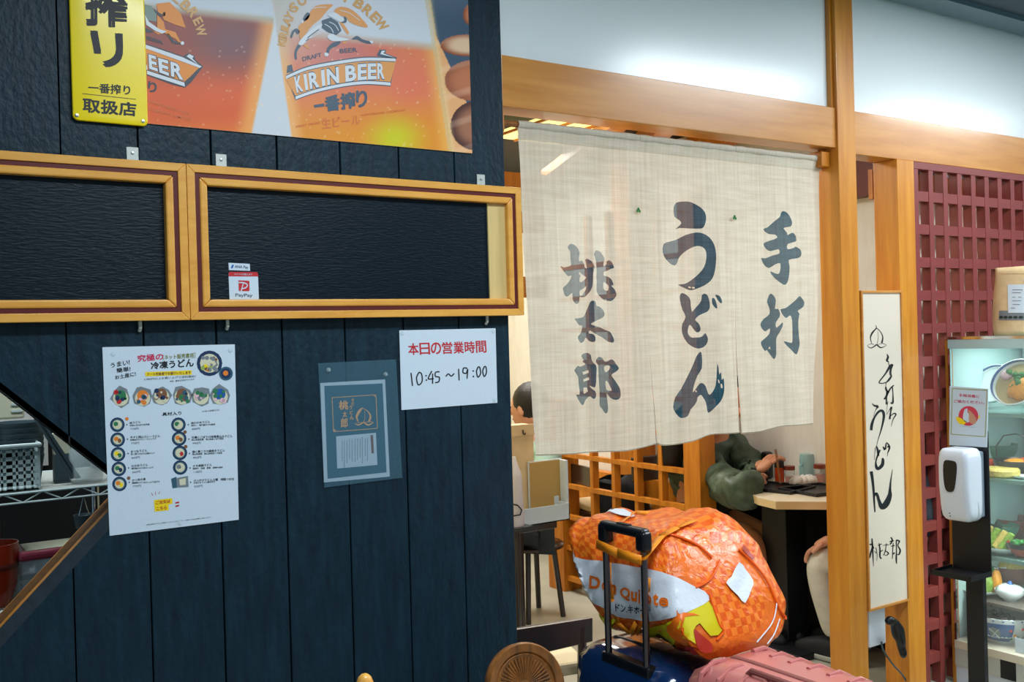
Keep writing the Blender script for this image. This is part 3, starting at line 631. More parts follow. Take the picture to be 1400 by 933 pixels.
mb = MB(); [txt(mb, c, [(q[0][0]-1, q[0][1]-1), (q[1][0]+1, q[1][1]-1), (q[2][0]+1, q[2][1]+1), (q[3][0]-1, q[3][1]+1)], f3, .07) for c, q in ws]; mb.build('lettering', 'slate2', bp)
f4 = on(-.0062); mb = MB(); [txt(mb, c, q, f4, .035) for c, q in ws]; pol(mb, [(199, 88), (201, 89), (201.5, 96), (199, 95)], f4); mb.build('lettering', 'banw', bp)
mb = MB(); txt(mb, 'り', [(203, 111), (214, 113), (214, 127), (203, 125)], f2, .04); mb.build('lettering', 'slate2', bp)
mb = MB(); txt(mb, 'KIRIN BREWERY', [(203, 136), (262, 155), (262, 159), (203, 140)], f2, .01); txt(mb, 'COMPANY LIMITED', [(203, 147), (262, 162), (262, 166), (203, 151)], f2, .01); mb.build('lettering', 'faint', bp)
mb = MB(); radial(mb, [('B', 254, 7, 13, 14, 48), ('R', 264, 17, 12, 14, 56), ('E', 270.5, 29, 9, 13, 62), ('W', 274.5, 42, 16, 13, 72), ('L', 243, -2, 11, 13, 40)], f2, .04); mb.build('lettering', 'tan', bp)
# ------------------------------------------------ menu poster
mp_ = thing('menu_poster', 'white frozen udon menu poster with small bowl photos beside the diamond window', 'poster', (.6, -.01, 1.0))
sheet('sheet', [(140, 475), (321, 471), (326.5, 711), (150, 733)], -.001, .0012, 'paper', mp_)
g1, g2, g3 = on(-.0026), on(-.0030), on(-.0034)
def tx(t, q, m, bold=.0, fn=g1, parent=mp_):
    mb = MB(); txt(mb, t, q, fn, bold); mb.build('lettering', m, parent)
tx('究極の', [(188, 486), (223, 483), (223.5, 492), (188.5, 495)], 'pinkink', .03)
tx('［ネット販売専用］', [(223, 486), (267, 482.5), (267, 489.5), (223, 492)], 'olive', .02)
tx('冷凍うどん', [(206, 496), (264, 490), (265, 501.5), (207, 505)], 'ink', .035)
mb = MB(); pol(mb, [(198.5, 509), (262, 506.5), (262.5, 512.5), (199, 515)], g1); mb.build('print', 'yellowp', mp_)
tx('クール宅急便でお届けいたします', [(201, 510), (261, 507.5), (261, 511.5), (201, 514)], 'brownp', .02, g2)
tx('3,980円以上お買い上げで送料無料！', [(197, 517.5), (268, 513), (268, 516.5), (197, 520.5)], 'ink', .0)
tx('沖縄、離島は別途かかります', [(232, 520.5), (266, 517.5), (266, 520), (232, 523)], 'ink', .0)
tx('うまい!', [(151, 497), (177, 491.5), (177.5, 499), (152, 503)], 'ink', .02); tx('簡単!', [(159, 504), (178, 501), (178.5, 508), (160, 510)], 'ink', .02); tx('お土産に!', [(157, 514), (185, 508), (186, 514.5), (158, 519)], 'ink', .02)
tx('具材入り', [(222, 564.5), (248, 562.5), (248, 567.5), (222, 569)], 'ink', .02); tx('（中身の調理方法）', [(276, 562), (300, 559.5), (300, 562), (276, 564)], 'ink', 0)
def multi(spec, parent=mp_, fn0=.0026):
    for m, items in spec:
        mb = MB()
        for k, it in enumerate(items):
            f_ = on(-(fn0+.0002*(it[0] if isinstance(it[0], int) else 0)))
            if len(it) == 4: circ(mb, (it[1], it[2]), it[3], f_, 16)
            else: pol(mb, it[1], f_)
        mb.build('print', m, parent)
random.seed(11)
bowls = [(160.5, 581), (161, 601.5), (161.5, 621.5), (162.5, 641.5), (163.5, 662), (244, 581), (245, 600), (246, 619.5), (246.5, 639.5)]
foods = [('greenp', 'creamp'), ('orangep', 'brownp'), ('yellowp', 'greenp'), ('greenp', 'navyp'), ('orangep', 'yellowp'), ('greenp', 'creamp'), ('orangep', 'brownp'), ('creamp', 'red'), ('greyp', 'creamp')]
spec = {}
def put(m, *it): spec.setdefault(m, []).append(it)
for (x, y), (a, b_) in zip(bowls, foods):
    put('navyp', 0, x, y, 10); put('tealp', 1, x, y, 8); put('creamp', 2, x, y, 6.4); put(a, 3, x-2, y-1, 3.2); put(b_, 3, x+2, y+1.4, 3); put('creamp', 4, x-1, y+3, 1.6)
put('navyp', 0, 286.5, 497, 17.5); put('creamp', 1, 286.5, 497, 13)
for k in range(26): put(random.choice(['brownp', 'palegreenp', 'orangep', 'greyp', 'creamp', 'yellowp']), 2+k % 3, 286.5+random.uniform(-9, 9), 497+random.uniform(-9, 9), random.uniform(1.6, 3.2))
put('tealp', 1, 309, 511, 9.5); put('navyp', 2, 309, 511, 7); put('orangep', 3, 308.5, 510.5, 3.6)
M['palegreenp'] = mat('pale_green_print', (150, 170, 90), .5)
for (x, y), cols in zip([(165, 543), (195, 543), (221, 541), (249, 541), (275, 541), (301, 541)], [('greenp', 'red', 'navyp'), ('orangep', 'pinkf', 'tealp'), ('brownp', 'creamp', 'navyp'), ('brownp', 'tealp', 'greenp'), ('greyp', 'pinkf', 'greenp'), ('bluep', 'pinkf', 'greenp')]):
    pts = [(x+random.uniform(11, 15)*math.cos(a), y+random.uniform(11, 16)*math.sin(a)) for a in [k*math.pi/4+random.uniform(-.2, .2) for k in range(8)]]
    put('greyp', 0, pts); put('creamp', 1, x, y+2, 10.5); put(cols[0], 2, x, y-2, 7.5)
    for k in range(12): put(cols[k % 3], 3+k % 3, x+random.uniform(-8, 8), y+random.uniform(-7, 8), random.uniform(1.5, 3.4))
for x, y in ((173.5, 573), (176, 654), (253, 591), (254, 611)): put('orangep' if y == 573 else 'brownp', 1, x, y, 2.4)
for x in (172, 256): 
    for k in range(5): put('ink', 1, x+1.5+k*.8, 581+19.7*k, .9)
put('tealp', 0, [(234, 655), (241, 652), (243, 667), (236, 668)]); put('greyp', 1, [(241, 654), (257, 651), (258, 666), (242, 667)]); put('creamp', 2, [(245, 656), (254, 654), (254, 663), (246, 664)])
put('yellowp', 0, [(210.5, 684), (235.5, 681.5), (236, 689), (230.5, 690), (231, 698), (211.5, 700)])
put('red', 1, [(240, 687), (245, 686), (245, 688), (240, 689)]); put('red', 1, [(240, 691.5), (245, 690.5), (245, 692.5), (240, 693.5)])
multi(list(spec.items()))
LT = [('肉うどん', '牛肉と玉ねぎの甘辛煮'), ('牛すじ岡山カレーうどん', '和風出汁のカレーうどんです'), ('きつねうどん', '甘く煮た大きなお揚げ入り'), ('わかめうどん', '鳴門産のわかめたっぷり'), ('かつ丼の具', '国産豚のかつをたっぷり玉子で')]
RT = [('肉わかめうどん', '具材入　鳴門産わかめ使用'), ('牡蠣とごぼうの味噌煮込みうどん', '岡山県産牡蠣　岡山県産ごぼう使用'), ('鶏と黄ニラの鍋焼きうどん', '岡山県産鶏　岡山県産黄ニラ使用'), ('すき焼鍋うどん', '国産牛　豆腐　野菜　国産牛使用'), ('ぶっかけうどん３種　特製つゆ付', '冷凍ざるうどん詰め合せ')]
for X0, LST, prs in ((177.5, LT, (770, 770, 660, 660, 770)), (261.5, RT, (880, 990, 990, 1100, 550))):
    for k, (a, b_) in enumerate(LST):
        y = 576+19.6*k; x = X0+k*.8; w = len(a)*3.7
        tx(a, [(x, y+1.2), (x+w, y-1), (x+w, y+2.6), (x, y+4.4)], 'ink', .012)
        tx(b_, [(x, y+5), (x+len(b_)*2.7, y+3.2), (x+len(b_)*2.7, y+5.6), (x, y+7.4)], 'ink', .01)
        tx('%d円' % prs[k], [(x+1, y+9.5), (x+12, y+8.8), (x+12, y+12), (x+1, y+12.6)], 'ink2', 0)
tx('ご注文は', [(213, 685.5), (233, 683), (233, 687.5), (213.3, 690)], 'red', .02, g2); tx('こちら', [(214, 693.5), (228, 692), (228, 696.5), (214.3, 698)], 'red', .02, g2)
tx('※岡山県岡山市うどんの商品ページよりご注文ください、お支払い方法は店舗でお尋ねください', [(200, 717), (289, 706.5), (289, 708.5), (200, 719)], 'ink', 0)
mb = MB()
for a in ((209, 678, 207, 674), (213, 677, 212.5, 672), (217, 676, 219, 672)): stroke(mb, [(a[0], a[1], .8), (a[2], a[3], .4)], g1)
mb.build('print', 'red', mp_)
for px, py in ((155, 484), (315, 479), (246, 715)):
    s_ = MB(); s_.lathe([(0, .004), (.004, .003), (.006, 0)], P(px, py, -.0026), 12, Matrix.Rotation(math.pi/2, 3, 'X')); s_.build('pin', 'clear', mp_, smooth=True)
# ------------------------------------------------ opening hours notice
hn = thing('hours_notice', 'white opening hours notice with red heading below the framed board', 'notice', (1.35, -.01, 1.25))
sheet('sheet', [(546, 452), (677.5, 449), (680, 551), (549, 561)], -.001, .0012, 'paper', hn)
mb = MB(); along(mb, '本日の営業時間', [(558, 470), (666, 466)], [(559, 485.5), (667, 482)], g1, .02, [1]*7); mb.build('lettering', 'red', hn)
mb = MB(); W2 = 1.7
for st in ([(562, 510, W2), (564, 528, W2)], [(573, 509, W2), (569.5, 517, W2), (572, 526.5, W2), (577, 522, W2), (576.5, 512, W2), (573, 509, W2)], [(590.5, 507.5, W2), (586.5, 515, W2), (586, 518.5, W2), (593, 518, W2)], [(591.5, 511, W2), (591.5, 525, W2)],
    [(601, 508.5, W2), (595.5, 509.5, W2), (595.5, 515, W2), (600.5, 516, W2), (600, 522, W2), (595, 523.5, W2)], [(609.5, 515, W2), (613, 511.5, W2), (617, 514.5, W2), (621, 511, W2)], [(627, 504.5, W2), (627.8, 520.5, W2)], [(639, 504, W2), (634, 503.5, W2), (633, 509.5, W2), (637.5, 510.5, W2), (639.5, 505, W2), (638.5, 518, W2)],
    [(654, 501.5, W2), (651.5, 508, W2), (653.5, 516, W2), (657, 511, W2), (656, 503, W2), (654, 501.5, W2)], [(662.5, 501, W2), (660, 507.5, W2), (662, 515, W2), (665, 510, W2), (664.5, 502.5, W2), (662.5, 501, W2)]): stroke(mb, st, g1, 5)
for c in ((582.5, 514), (583, 520), (647, 507.5), (647.2, 515)): circ(mb, c, 1.2, g1, 8)
mb.build('lettering', 'ink', hn)
for px, py in ((550, 456), (674, 453), (676, 547)):
    s_ = MB(); s_.lathe([(0, .004), (.004, .003), (.006, 0)], P(px, py, -.0026), 12, Matrix.Rotation(math.pi/2, 3, 'X')); s_.build('pin', 'clear', hn, smooth=True)
# ------------------------------------------------ flyer in a clear sleeve
fl = thing('sleeved_flyer', 'dark teal flyer with gold peach emblem pinned in a clear plastic sleeve', 'flyer', (1.08, -.01, 1.0))
sheet('sheet', [(438, 524), (526.5, 519), (533, 652), (443, 660)], -.0008, .0008, 'paper', fl)
h1, h2, h3 = on(-.0020), on(-.0024), on(-.0028)
mb = MB(); pol(mb, [(443.5, 528), (523, 524.5), (528.5, 646), (448, 655)], h1); mb.build('print', 'tealp', fl)
mb = MB(); q = [(454, 544), (514, 540), (516, 586), (456, 590.5)]
for i in range(4): a, b_ = q[i], q[(i+1) % 4]; stroke(mb, [(a[0], a[1], .9), (b_[0], b_[1], .9)], h2)
circ(mb, (513, 541.5), 1.6, h2, 8); circ(mb, (457.5, 589), 1.6, h2, 8)
ze = lambda L: zc(440, 540, 9.33, L)
for L in ([(520, 165, 8), (480, 210, 34), (445, 280, 26), (465, 345, 10)], [(520, 170, 6), (590, 215, 12), (620, 280, 24), (600, 345, 26)], [(545, 200, 4), (550, 300, 5), (530, 345, 5)], [(420, 370, 5), (470, 385, 16), (535, 350, 14)], [(535, 350, 14), (590, 385, 20), (660, 355, 6)], [(440, 360, 4), (490, 355, 6), (530, 352, 6)], [(540, 352, 5), (610, 345, 8), (660, 352, 4)]): stroke(mb, ze(L), h2)
tq = lambda t, x, y, w, h: txt(mb, t, [(440+x/9.33, 540+y/9.33), (440+(x+w)/9.33, 540+y/9.33-.3), (440+(x+w)/9.33, 540+(y+h)/9.33-.3), (440+x/9.33, 540+(y+h)/9.33)], h2, .03)
tq('桃', 220, 80, 115, 110); tq('太', 265, 215, 55, 70); tq('郎', 245, 300, 85, 120); tq('手', 378, 50, 34, 45); tq('打', 378, 98, 34, 45); tq('う', 350, 140, 36, 50); tq('ど', 356, 205, 40, 45); tq('ん', 358, 258, 50, 60)
mb.build('lettering', 'gold', fl)
mb = MB(); pol(mb, [(459.5, 597), (514, 592), (516, 636), (461, 641)], h2); mb.build('print', 'paper', fl)
mb = MB(); pol(mb, [(506.5, 595.5), (510, 595), (511.3, 620), (508, 620.3)], h3); mb.build('print', 'brownp', fl)
mb = MB()
for k, (x, a, b_) in enumerate([(502, 599, 630), (499, 600, 622), (495, 598, 634), (492, 600, 625), (488.5, 600, 628), (485, 600, 632), (481, 601, 631), (477.5, 601, 628), (474, 602, 632), (470.5, 603, 637), (467.5, 603, 630)]):
    y = a
    while y < b_:
        h = random.uniform(1.2, 3); pol(mb, [(x, y), (x+.8, y), (x+.8, y+h), (x, y+h)], h3); y += h+.6
mb.build('lettering', 'greyp', fl)
sheet('sleeve', [(435, 497), (541.5, 491.5), (550, 653.5), (443.5, 667)], -.0042, .0006, 'sleeve', fl)
for px, py in ((449, 506), (527, 512)):
    s_ = MB(); s_.lathe([(0, .006), (.004, .005), (.003, .003), (.006, 0)], P(px, py, -.005), 12, Matrix.Rotation(math.pi/2, 3, 'X')); s_.build('pin', 'clear', fl, smooth=True)

# ================================================================== NOREN CURTAIN
NY = .062
V = Vector
def ripple(x, z):
    k = max(0, min(1, (2.05-z)/.9))
    return NY+k*(.010*math.sin(x*17+1.0)+.005*math.sin(x*39+z*3)+.004*math.sin(z*7+x*4))-.006*k
nr = thing('noren_curtain', 'three-panel cream linen shop curtain with dark brush calligraphy', 'curtain', (2.3, NY, 2.03))
def chars():
    C = []
    C.append(zc(760, 330, 10.367, [(220,35),(265,50),(310,85),(345,150),(338,220),(340,280),(370,275),(395,295),(412,335),(418,370),(445,385),(440,340),(430,290),(425,265),(445,248),(480,262),(515,290),(540,340),(545,380),(530,450),(528,540),(520,640),(490,710),(440,770),(410,790),(370,795),(345,790),(340,840),(330,870),(300,890),(260,870),(230,820),(228,735),(190,755),(160,780),(130,788),(100,765),(85,720),(75,665),(120,630),(160,590),(200,540),(215,490),(190,492),(160,495),(110,450),(70,400),(45,355),(85,372),(130,368),(210,345),(210,290),(205,200),(200,140),(175,115),(168,80),(190,50)]))
    C.append(zc(760, 330, 10.367, [(350,700),(385,680),(440,635),(430,690),(400,740),(375,770),(345,765)]))
    C.append(zc(760, 330, 10.367, [(345,435),(365,455),(400,485),(438,510),(415,545),(370,580),(345,570),(345,520),(358,490),(338,465)]))
    C.append(zc(760, 330, 10.367, [(570,128),(610,140),(640,170),(685,240),(680,280),(668,320),(675,360),(715,320),(710,295),(745,270),(790,300),(820,375),(780,390),(730,415),(690,432),(665,445),(675,490),(720,500),(770,530),(800,590),(805,625),(775,632),(820,680),(848,750),(835,790),(800,830),(760,850),(710,845),(670,835),(630,800),(590,750),(572,690),(575,600),(572,500),(575,400),(568,300),(555,230),(538,195),(550,160)]))
    C.append(zc(760, 330, 10.367, [(668,580),(700,600),(730,625),(735,660),(725,700),(690,700),(670,685),(660,640)]))
    C.append(zc(770, 400, 10.367, [(410,118),(445,122),(462,150),(468,190),(510,205),(550,250),(572,305),(555,350),(500,385),(440,415),(405,440),(410,460),(500,490),(570,530),(640,560),(670,610),(695,670),(685,710),(640,708),(600,690),(540,640),(460,590),(385,540),(370,580),(420,590),(450,620),(460,665),(445,700),(400,700),(365,680),(335,645),(320,655),(300,695),(265,718),(235,700),(212,665),(208,625),(245,590),(270,530),(275,470),(235,468),(200,435),(175,400),(160,372),(210,368),(260,358),(305,340),(325,290),(345,240),(370,180),(390,135)]))
    C.append(zc(770, 480, 10.367, [(300,38),(360,30),(400,60),(410,120),(430,160),(470,210),(478,260),(475,350),(475,430),(465,510),(440,515),(385,495),(430,545),(470,580),(478,640),(460,680),(430,670),(395,645),(360,670),(325,710),(300,768),(260,755),(215,700),(185,650),(175,618),(228,620),(230,560),(215,470),(208,380),(190,345),(145,290),(145,265),(205,210),(235,225),(300,205),(328,185),(280,155),(300,130),(262,75)]))
    for h in ([(280,300),(370,272),(375,312),(292,340)], [(295,405),(375,372),(385,410),(300,440)], [(300,520),(350,518),(368,575),(315,610),(298,590)]): C.append(zc(770, 480, 10.367, h)+['lin'])
    C.append(zc(770, 480, 10.367, [(500,85),(540,100),(570,150),(605,148),(650,120),(690,140),(715,185),(755,235),(745,270),(690,310),(655,345),(690,400),(740,480),(770,540),(778,640),(745,685),(690,690),(640,660),(600,600),(610,700),(620,820),(610,880),(585,880),(545,810),(522,770),(518,600),(510,480),(500,350),(492,200),(470,170),(468,125)]))
    for h in ([(565,225),(600,205),(635,215),(630,260),(590,305),(570,280)], [(585,425),(610,440),(655,540),(650,565),(600,555),(588,500)]): C.append(zc(770, 480, 10.367, h))
    C.append(zc(900, 270, 7.18, [(200,45),(290,40),(350,60),(410,100),(450,150),(460,210),(448,270),(430,300),(400,308),(300,305),(210,300),(165,318),(200,285),(228,255),(210,225),(160,190),(150,110),(165,65)]))
    C.append(zc(900, 270, 7.18, [(55,460),(110,435),(180,415),(270,370),(370,345),(430,355),(490,395),(535,470),(552,560),(548,660),(530,760),(500,820),(440,870),(360,905),(320,912),(280,900),(250,885),(195,858),(260,850),(320,820),(400,750),(445,680),(462,600),(458,530),(430,490),(380,478),(320,500),(250,545),(205,595),(190,640),(165,668),(120,650),(75,600),(48,540)]))
    C.append(zc(900, 270, 7.18, [(298,880),(312,875),(328,885),(315,893)])); C.append(zc(900, 270, 7.18, [(335,885),(350,878),(366,888),(350,897)]))
    C.append(zc(910, 395, 10.367, [(235,60),(290,80),(340,120),(362,180),(365,240),(378,320),(395,315),(440,260),(490,200),(508,150),(512,95),(545,70),(580,95),(600,160),(608,230),(605,280),(575,328),(530,350),(470,385),(425,440),(470,490),(495,550),(490,600),(455,620),(425,605),(390,560),(350,512),(325,545),(312,610),(330,660),(370,692),(430,692),(490,688),(525,665),(550,630),(570,660),(585,710),(575,770),(540,820),(480,848),(420,840),(340,800),(290,750),(245,670),(228,590),(235,500),(285,400),(240,300),(210,180),(205,100)]))
    C.append(zc(910, 395, 10.367, [(635,135),(665,140),(685,190),(702,270),(685,280),(655,250),(635,205)])); C.append(zc(910, 395, 10.367, [(675,90),(720,95),(755,130),(772,180),(765,208),(740,200),(710,165),(690,125)]))
    C.append(zc(910, 480, 9.333, [(440,10),(458,60),(455,220),(400,310),(350,430),(330,530),(380,470),(420,420),(460,412),(495,450),(515,520),(535,560),(570,520),(600,440),(612,300),(620,160),(635,230),(640,300),(660,270),(665,370),(688,345),(692,480),(680,560),(650,640),(600,710),(550,770),(520,788),(508,750),(495,660),(460,590),(430,560),(390,595),(382,635),(350,690),(300,750),(270,830),(215,858),(170,840),(110,750),(108,680),(130,590),(190,490),(260,340),(340,180),(390,70)]))
    C.append(zc(910, 480, 9.333, [(625,360),(640,385),(640,412),(628,400)])); C.append(zc(910, 480, 9.333, [(652,420),(668,425),(672,470),(655,470)])); C.append(zc(910, 480, 9.333, [(365,500),(382,515),(374,528),(362,515)]))
    C.append(zc(1030, 280, 7.775, [(300,72),(340,80),(375,120),(400,180),(398,215),(380,235),(320,245),(310,260),(345,300),(350,325),(400,300),(430,320),(442,360),(435,395),(350,420),(348,475),(420,460),(432,447),(480,475),(495,520),(480,560),(430,575),(360,590),(368,660),(360,760),(340,830),(310,855),(280,840),(215,780),(175,710),(230,735),(262,725),(270,625),(215,640),(165,675),(120,640),(95,590),(93,565),(130,570),(200,540),(260,520),(252,475),(180,495),(140,475),(112,430),(120,405),(180,380),(240,355),(220,320),(155,312),(105,262),(150,240),(200,190),(270,130),(280,95)]))
    C.append(zc(1030, 395, 9.33, [(222,62),(255,90),(278,150),(270,255),(300,255),(320,300),(320,355),(282,430),(290,500),(350,430),(350,480),(320,560),(290,630),(290,730),(290,850),(270,898),(240,860),(190,780),(175,798),(140,760),(118,710),(118,675),(160,640),(215,580),(222,505),(175,545),(130,510),(108,450),(150,385),(215,325),(210,240),(185,170),(200,100)]))
    C.append(zc(1030, 395, 9.33, [(208,765),(225,735),(232,770)])+['lin'])
    C.append(zc(1030, 395, 9.33, [(327,265),(380,250),(450,200),(520,145),(570,95),(600,120),(630,170),(625,220),(590,255),(548,285),(572,320),(558,400),(558,500),(565,600),(575,700),(560,770),(530,835),(495,825),(440,770),(400,730),(362,670),(420,685),(465,685),(470,580),(468,400),(440,340),(395,375),(355,340)]))
    out = []
    for c in C:
        if c[-1] == 'lin': c = c[:-1]
        else: c = crom(c, True, 2)
        out.append([(v.x, v.z) for v in (P(a, b_, NY) for a, b_ in c)])
    return out
def pip(x, y, poly):
    r = False; j = len(poly)-1
    for i in range(len(poly)):
        xi, yi = poly[i]; xj, yj = poly[j]
        if (yi > y) != (yj > y) and x < (xj-xi)*(y-yi)/(yj-yi)+xi: r = not r
        j = i
    return r
CH = [(c, min(p[0] for p in c), max(p[0] for p in c), min(p[1] for p in c), max(p[1] for p in c)) for c in chars()]
def seg(pts, n=5): return crom(pts, False, n)
TOPZ = P(900, 186, NY).z-.003
slitA = [(872, 184), (873, 288), (877, 400), (884, 500), (892, 607)]; slitB = [(1003, 200), (1004, 297), (1005, 400), (1006, 500), (1006.5, 592)]
slitA2 = [(872, 184), (873, 288), (877, 400), (884.2, 500), (893, 606)]; slitB2 = [(1003, 200), (1004, 297), (1005.2, 400), (1007.2, 500), (1012, 593)]
pan = [
    (seg([(706.5, 164), (711, 230), (714, 330), (719, 450), (724, 560), (729, 623)]), seg([(729, 623), (770, 622), (820, 619), (860, 616), (892, 607)]), seg(slitA)),
    (seg(slitA2), seg([(893.5, 606), (900, 609), (922, 609), (945, 604), (968, 595), (990, 593), (1006.5, 592)]), seg(slitB)),
    (seg(slitB2), seg([(1012, 593), (1030, 592), (1050, 588), (1070, 583), (1090, 581.5), (1110, 580)]), seg([(1122, 213), (1120, 250), (1121, 330), (1118, 420), (1112, 500), (1110, 580)]))]
for pi0, (Lc, Bc, Rc) in enumerate(pan):
    w2 = lambda L: [(v.x, v.z) for v in (P(a, b_, NY) for a, b_ in L)]
    L_, B_, R_ = w2(Lc), w2(Bc), w2(Rc); tp = [(L_[0][0]+(R_[0][0]-L_[0][0])*k/16, TOPZ+.0025*math.sin(k*1.9+pi0)) for k in range(1, 16)]
    L_[0] = (L_[0][0], TOPZ); R_[0] = (R_[0][0], TOPZ)
    outl = L_+B_[1:-1]+R_[::-1]+tp[::-1]
    verts = [Vector(p) for p in outl]; n = len(verts); edges = [(i, (i+1) % n) for i in range(n)]
    x0, x1 = min(p[0] for p in outl), max(p[0] for p in outl); z0, z1 = min(p[1] for p in outl), max(p[1] for p in outl)
    my = [c for c in CH if x0 < (c[1]+c[2])/2 < x1]
    for c in my:
        m0 = len(verts); verts += [Vector(p) for p in c[0]]; k = len(c[0]); edges += [(m0+i, m0+(i+1) % k) for i in range(k)]
    st = .013; gx = x0+st/2
    while gx < x1:
        gz = z0+st/2
        while gz < z1:
            if pip(gx, gz, outl): verts.append(Vector((gx, gz)))
            gz += st
        gx += st
    vo, eo, fo, _, _, _ = delaunay_2d_cdt(verts, edges, [], 0, 1e-6)
    mb = MB(); keep = []; mats = []
    for f in fo:
        cx = sum(vo[i].x for i in f)/3; cz_ = sum(vo[i].y for i in f)/3
        if not pip(cx, cz_, outl): continue
        ink = False
        for c, a, b_, d, e in my:
            if a < cx < b_ and d < cz_ < e and pip(cx, cz_, c): ink = not ink
        keep.append(tuple(f)); mats.append(1 if ink else 0)
    mb.v = [Vector((v.x, ripple(v.x, v.y), v.y)) for v in vo]; mb.f = keep; mb.mi = mats
    o = mb.build('cloth_panel', ['linen', 'clothink'], nr, smooth=2)
    # hem along the bottom and rod sleeve at the top
    hb = MB(); hem = [Vector((x, ripple(x, z)-.001, z+.004)) for x, z in B_]; hb.tube(hem, .0022, 6); hb.build('hem', 'linen', o, smooth=True)
    sb = MB(); pts = [Vector((x, NY, TOPZ-.012)) for x in [L_[0][0]+(R_[0][0]-L_[0][0])*k/14 for k in range(15)]]
    sb.tube(pts, [.0125+.0012*math.sin(k*2.1) for k in range(15)], 14, caps=False); sb.build('rod_sleeve', 'linen', o, smooth=2)
    vs_ = []; nn2 = 24
    for r_ in range(2):
        for k in range(nn2+1): x_ = L_[0][0]+(R_[0][0]-L_[0][0])*k/nn2; z_ = TOPZ-.014-r_*.040; vs_.append(V((x_, ripple(x_, z_)-.0016-(.006 if r_ == 0 else 0), z_)))
    mb2 = MB(); mb2.add(vs_, [(k, k+1, nn2+2+k, nn2+1+k) for k in range(nn2)]); mb2.build('top_hem', 'linen', o, smooth=2)
for px, py in ((873, 288), (1004.5, 298)):
    mb = MB(); c = P(px, py, NY-.012)
    for dx, dz in ((-.0045, -.001), (.0045, -.002), (0, .005)): mb.blob(c+Vector((dx, 0, dz)), .005, .0015, .005, seg=8)
    mb.build('stitch_mark', 'leaf', nr, smooth=True, label='small green clover stitch')
rd = thing('curtain_rod', 'thin wooden rod carrying the linen shop curtain between its two brackets', 'rod', (2.3, NY, 2.0))
MB().tube([(1.50, NY, TOPZ-.012), (2.985, NY, TOPZ-.012)], .009, 12).build('rod', 'discwood', rd, smooth=True)
for x in (2.965, 1.552):
    MB().box(x-.022, x+.022 if x > 2 else x+.02, NY-.030, NY+.028, TOPZ-.045, TOPZ+.012).build('rod_bracket', 'woodin', rd, bevel=.004)
# ================================================================== LIT SIGN BOX between the two pillars
ls_ = thing('lit_sign_box', 'tall narrow lit sign box with vertical brush calligraphy between the pillars', 'sign', (3.2, .02, .36))
q = [P(1177, 397.5), P(1226, 396), P(1237.5, 822), P(1186, 837.5)]
bx0, bx1, bz0, bz1 = 3.092, 3.338, q[2].z, q[0].z
MB().box(bx0, bx1, .004, .085, bz0, bz1).build('housing', 'woodin', ls_)
ring(ls_, bx0, bx1, bz0, bz1, .009, -.010, .004, 'frame_rail', 'wood', .001)
MB().box(bx0+.009, bx1-.009, -.004, .003, bz0+.009, bz1-.009).build('face_panel', 'lampface', ls_)
sf = on(-.0047); mb = MB()
za = lambda L: zc(1175, 430, 9.33, L); zb_ = lambda L: zc(1175, 520, 9.33, L); zd = lambda L: zc(1175, 610, 9.33, L); zf = lambda L: zc(1175, 700, 9.33, L)
for L in ([(205, 135, 3), (215, 175, 12), (165, 235, 22), (140, 300, 14), (158, 370, 6)], [(215, 175, 10), (265, 215, 8), (298, 290, 14), (285, 365, 22)], [(232, 210, 3), (240, 300, 4), (225, 375, 6)], [(100, 398, 4), (140, 378, 6), (185, 385, 8)], [(100, 400, 4), (150, 430, 12), (220, 385, 16)], [(220, 385, 16), (275, 425, 14), (345, 395, 4)], [(235, 385, 5), (300, 372, 6), (345, 392, 4)],
    [(350, 505, 6), (365, 545, 26), (350, 590, 26), (375, 605, 12)], [(370, 610, 8), (378, 650, 10), (385, 670, 16)], [(425, 640, 22), (390, 665, 34), (330, 760, 20), (260, 850, 16), (250, 878, 14)], [(425, 640, 24), (400, 700, 26), (395, 760, 28), (405, 790, 24), (380, 830, 28), (350, 865, 18)], [(250, 878, 14), (300, 880, 12), (360, 860, 14)], [(340, 870, 10), (335, 925, 6)]): stroke(mb, za(L), sf)
for L in ([(440, 65, 14), (400, 100, 18), (370, 150, 22), (330, 230, 26), (310, 235, 12)], [(335, 85, 20), (345, 130, 26), (380, 160, 12)], [(350, 140, 18), (345, 240, 18), (345, 310, 24)], [(420, 90, 16), (428, 180, 14), (425, 290, 26), (395, 285, 12)], [(365, 270, 8), (350, 370, 4), (350, 440, 4)], [(350, 440, 4), (380, 385, 8), (410, 345, 22), (400, 400, 20), (385, 500, 24)], [(395, 460, 8), (440, 425, 16), (465, 440, 18), (430, 500, 12), (405, 590, 4)],
    [(160, 295, 4), (190, 325, 22), (240, 335, 30)], [(240, 335, 28), (205, 385, 8), (180, 460, 5)], [(150, 640, 34), (160, 560, 36), (195, 470, 26), (250, 400, 30), (295, 395, 34), (312, 450, 34), (300, 540, 26), (270, 660, 16), (235, 770, 8), (215, 860, 5)],
    [(300, 850, 14), (330, 880, 24), (345, 800, 14), (385, 855, 22), (360, 930, 12)]): stroke(mb, zb_(L), sf)
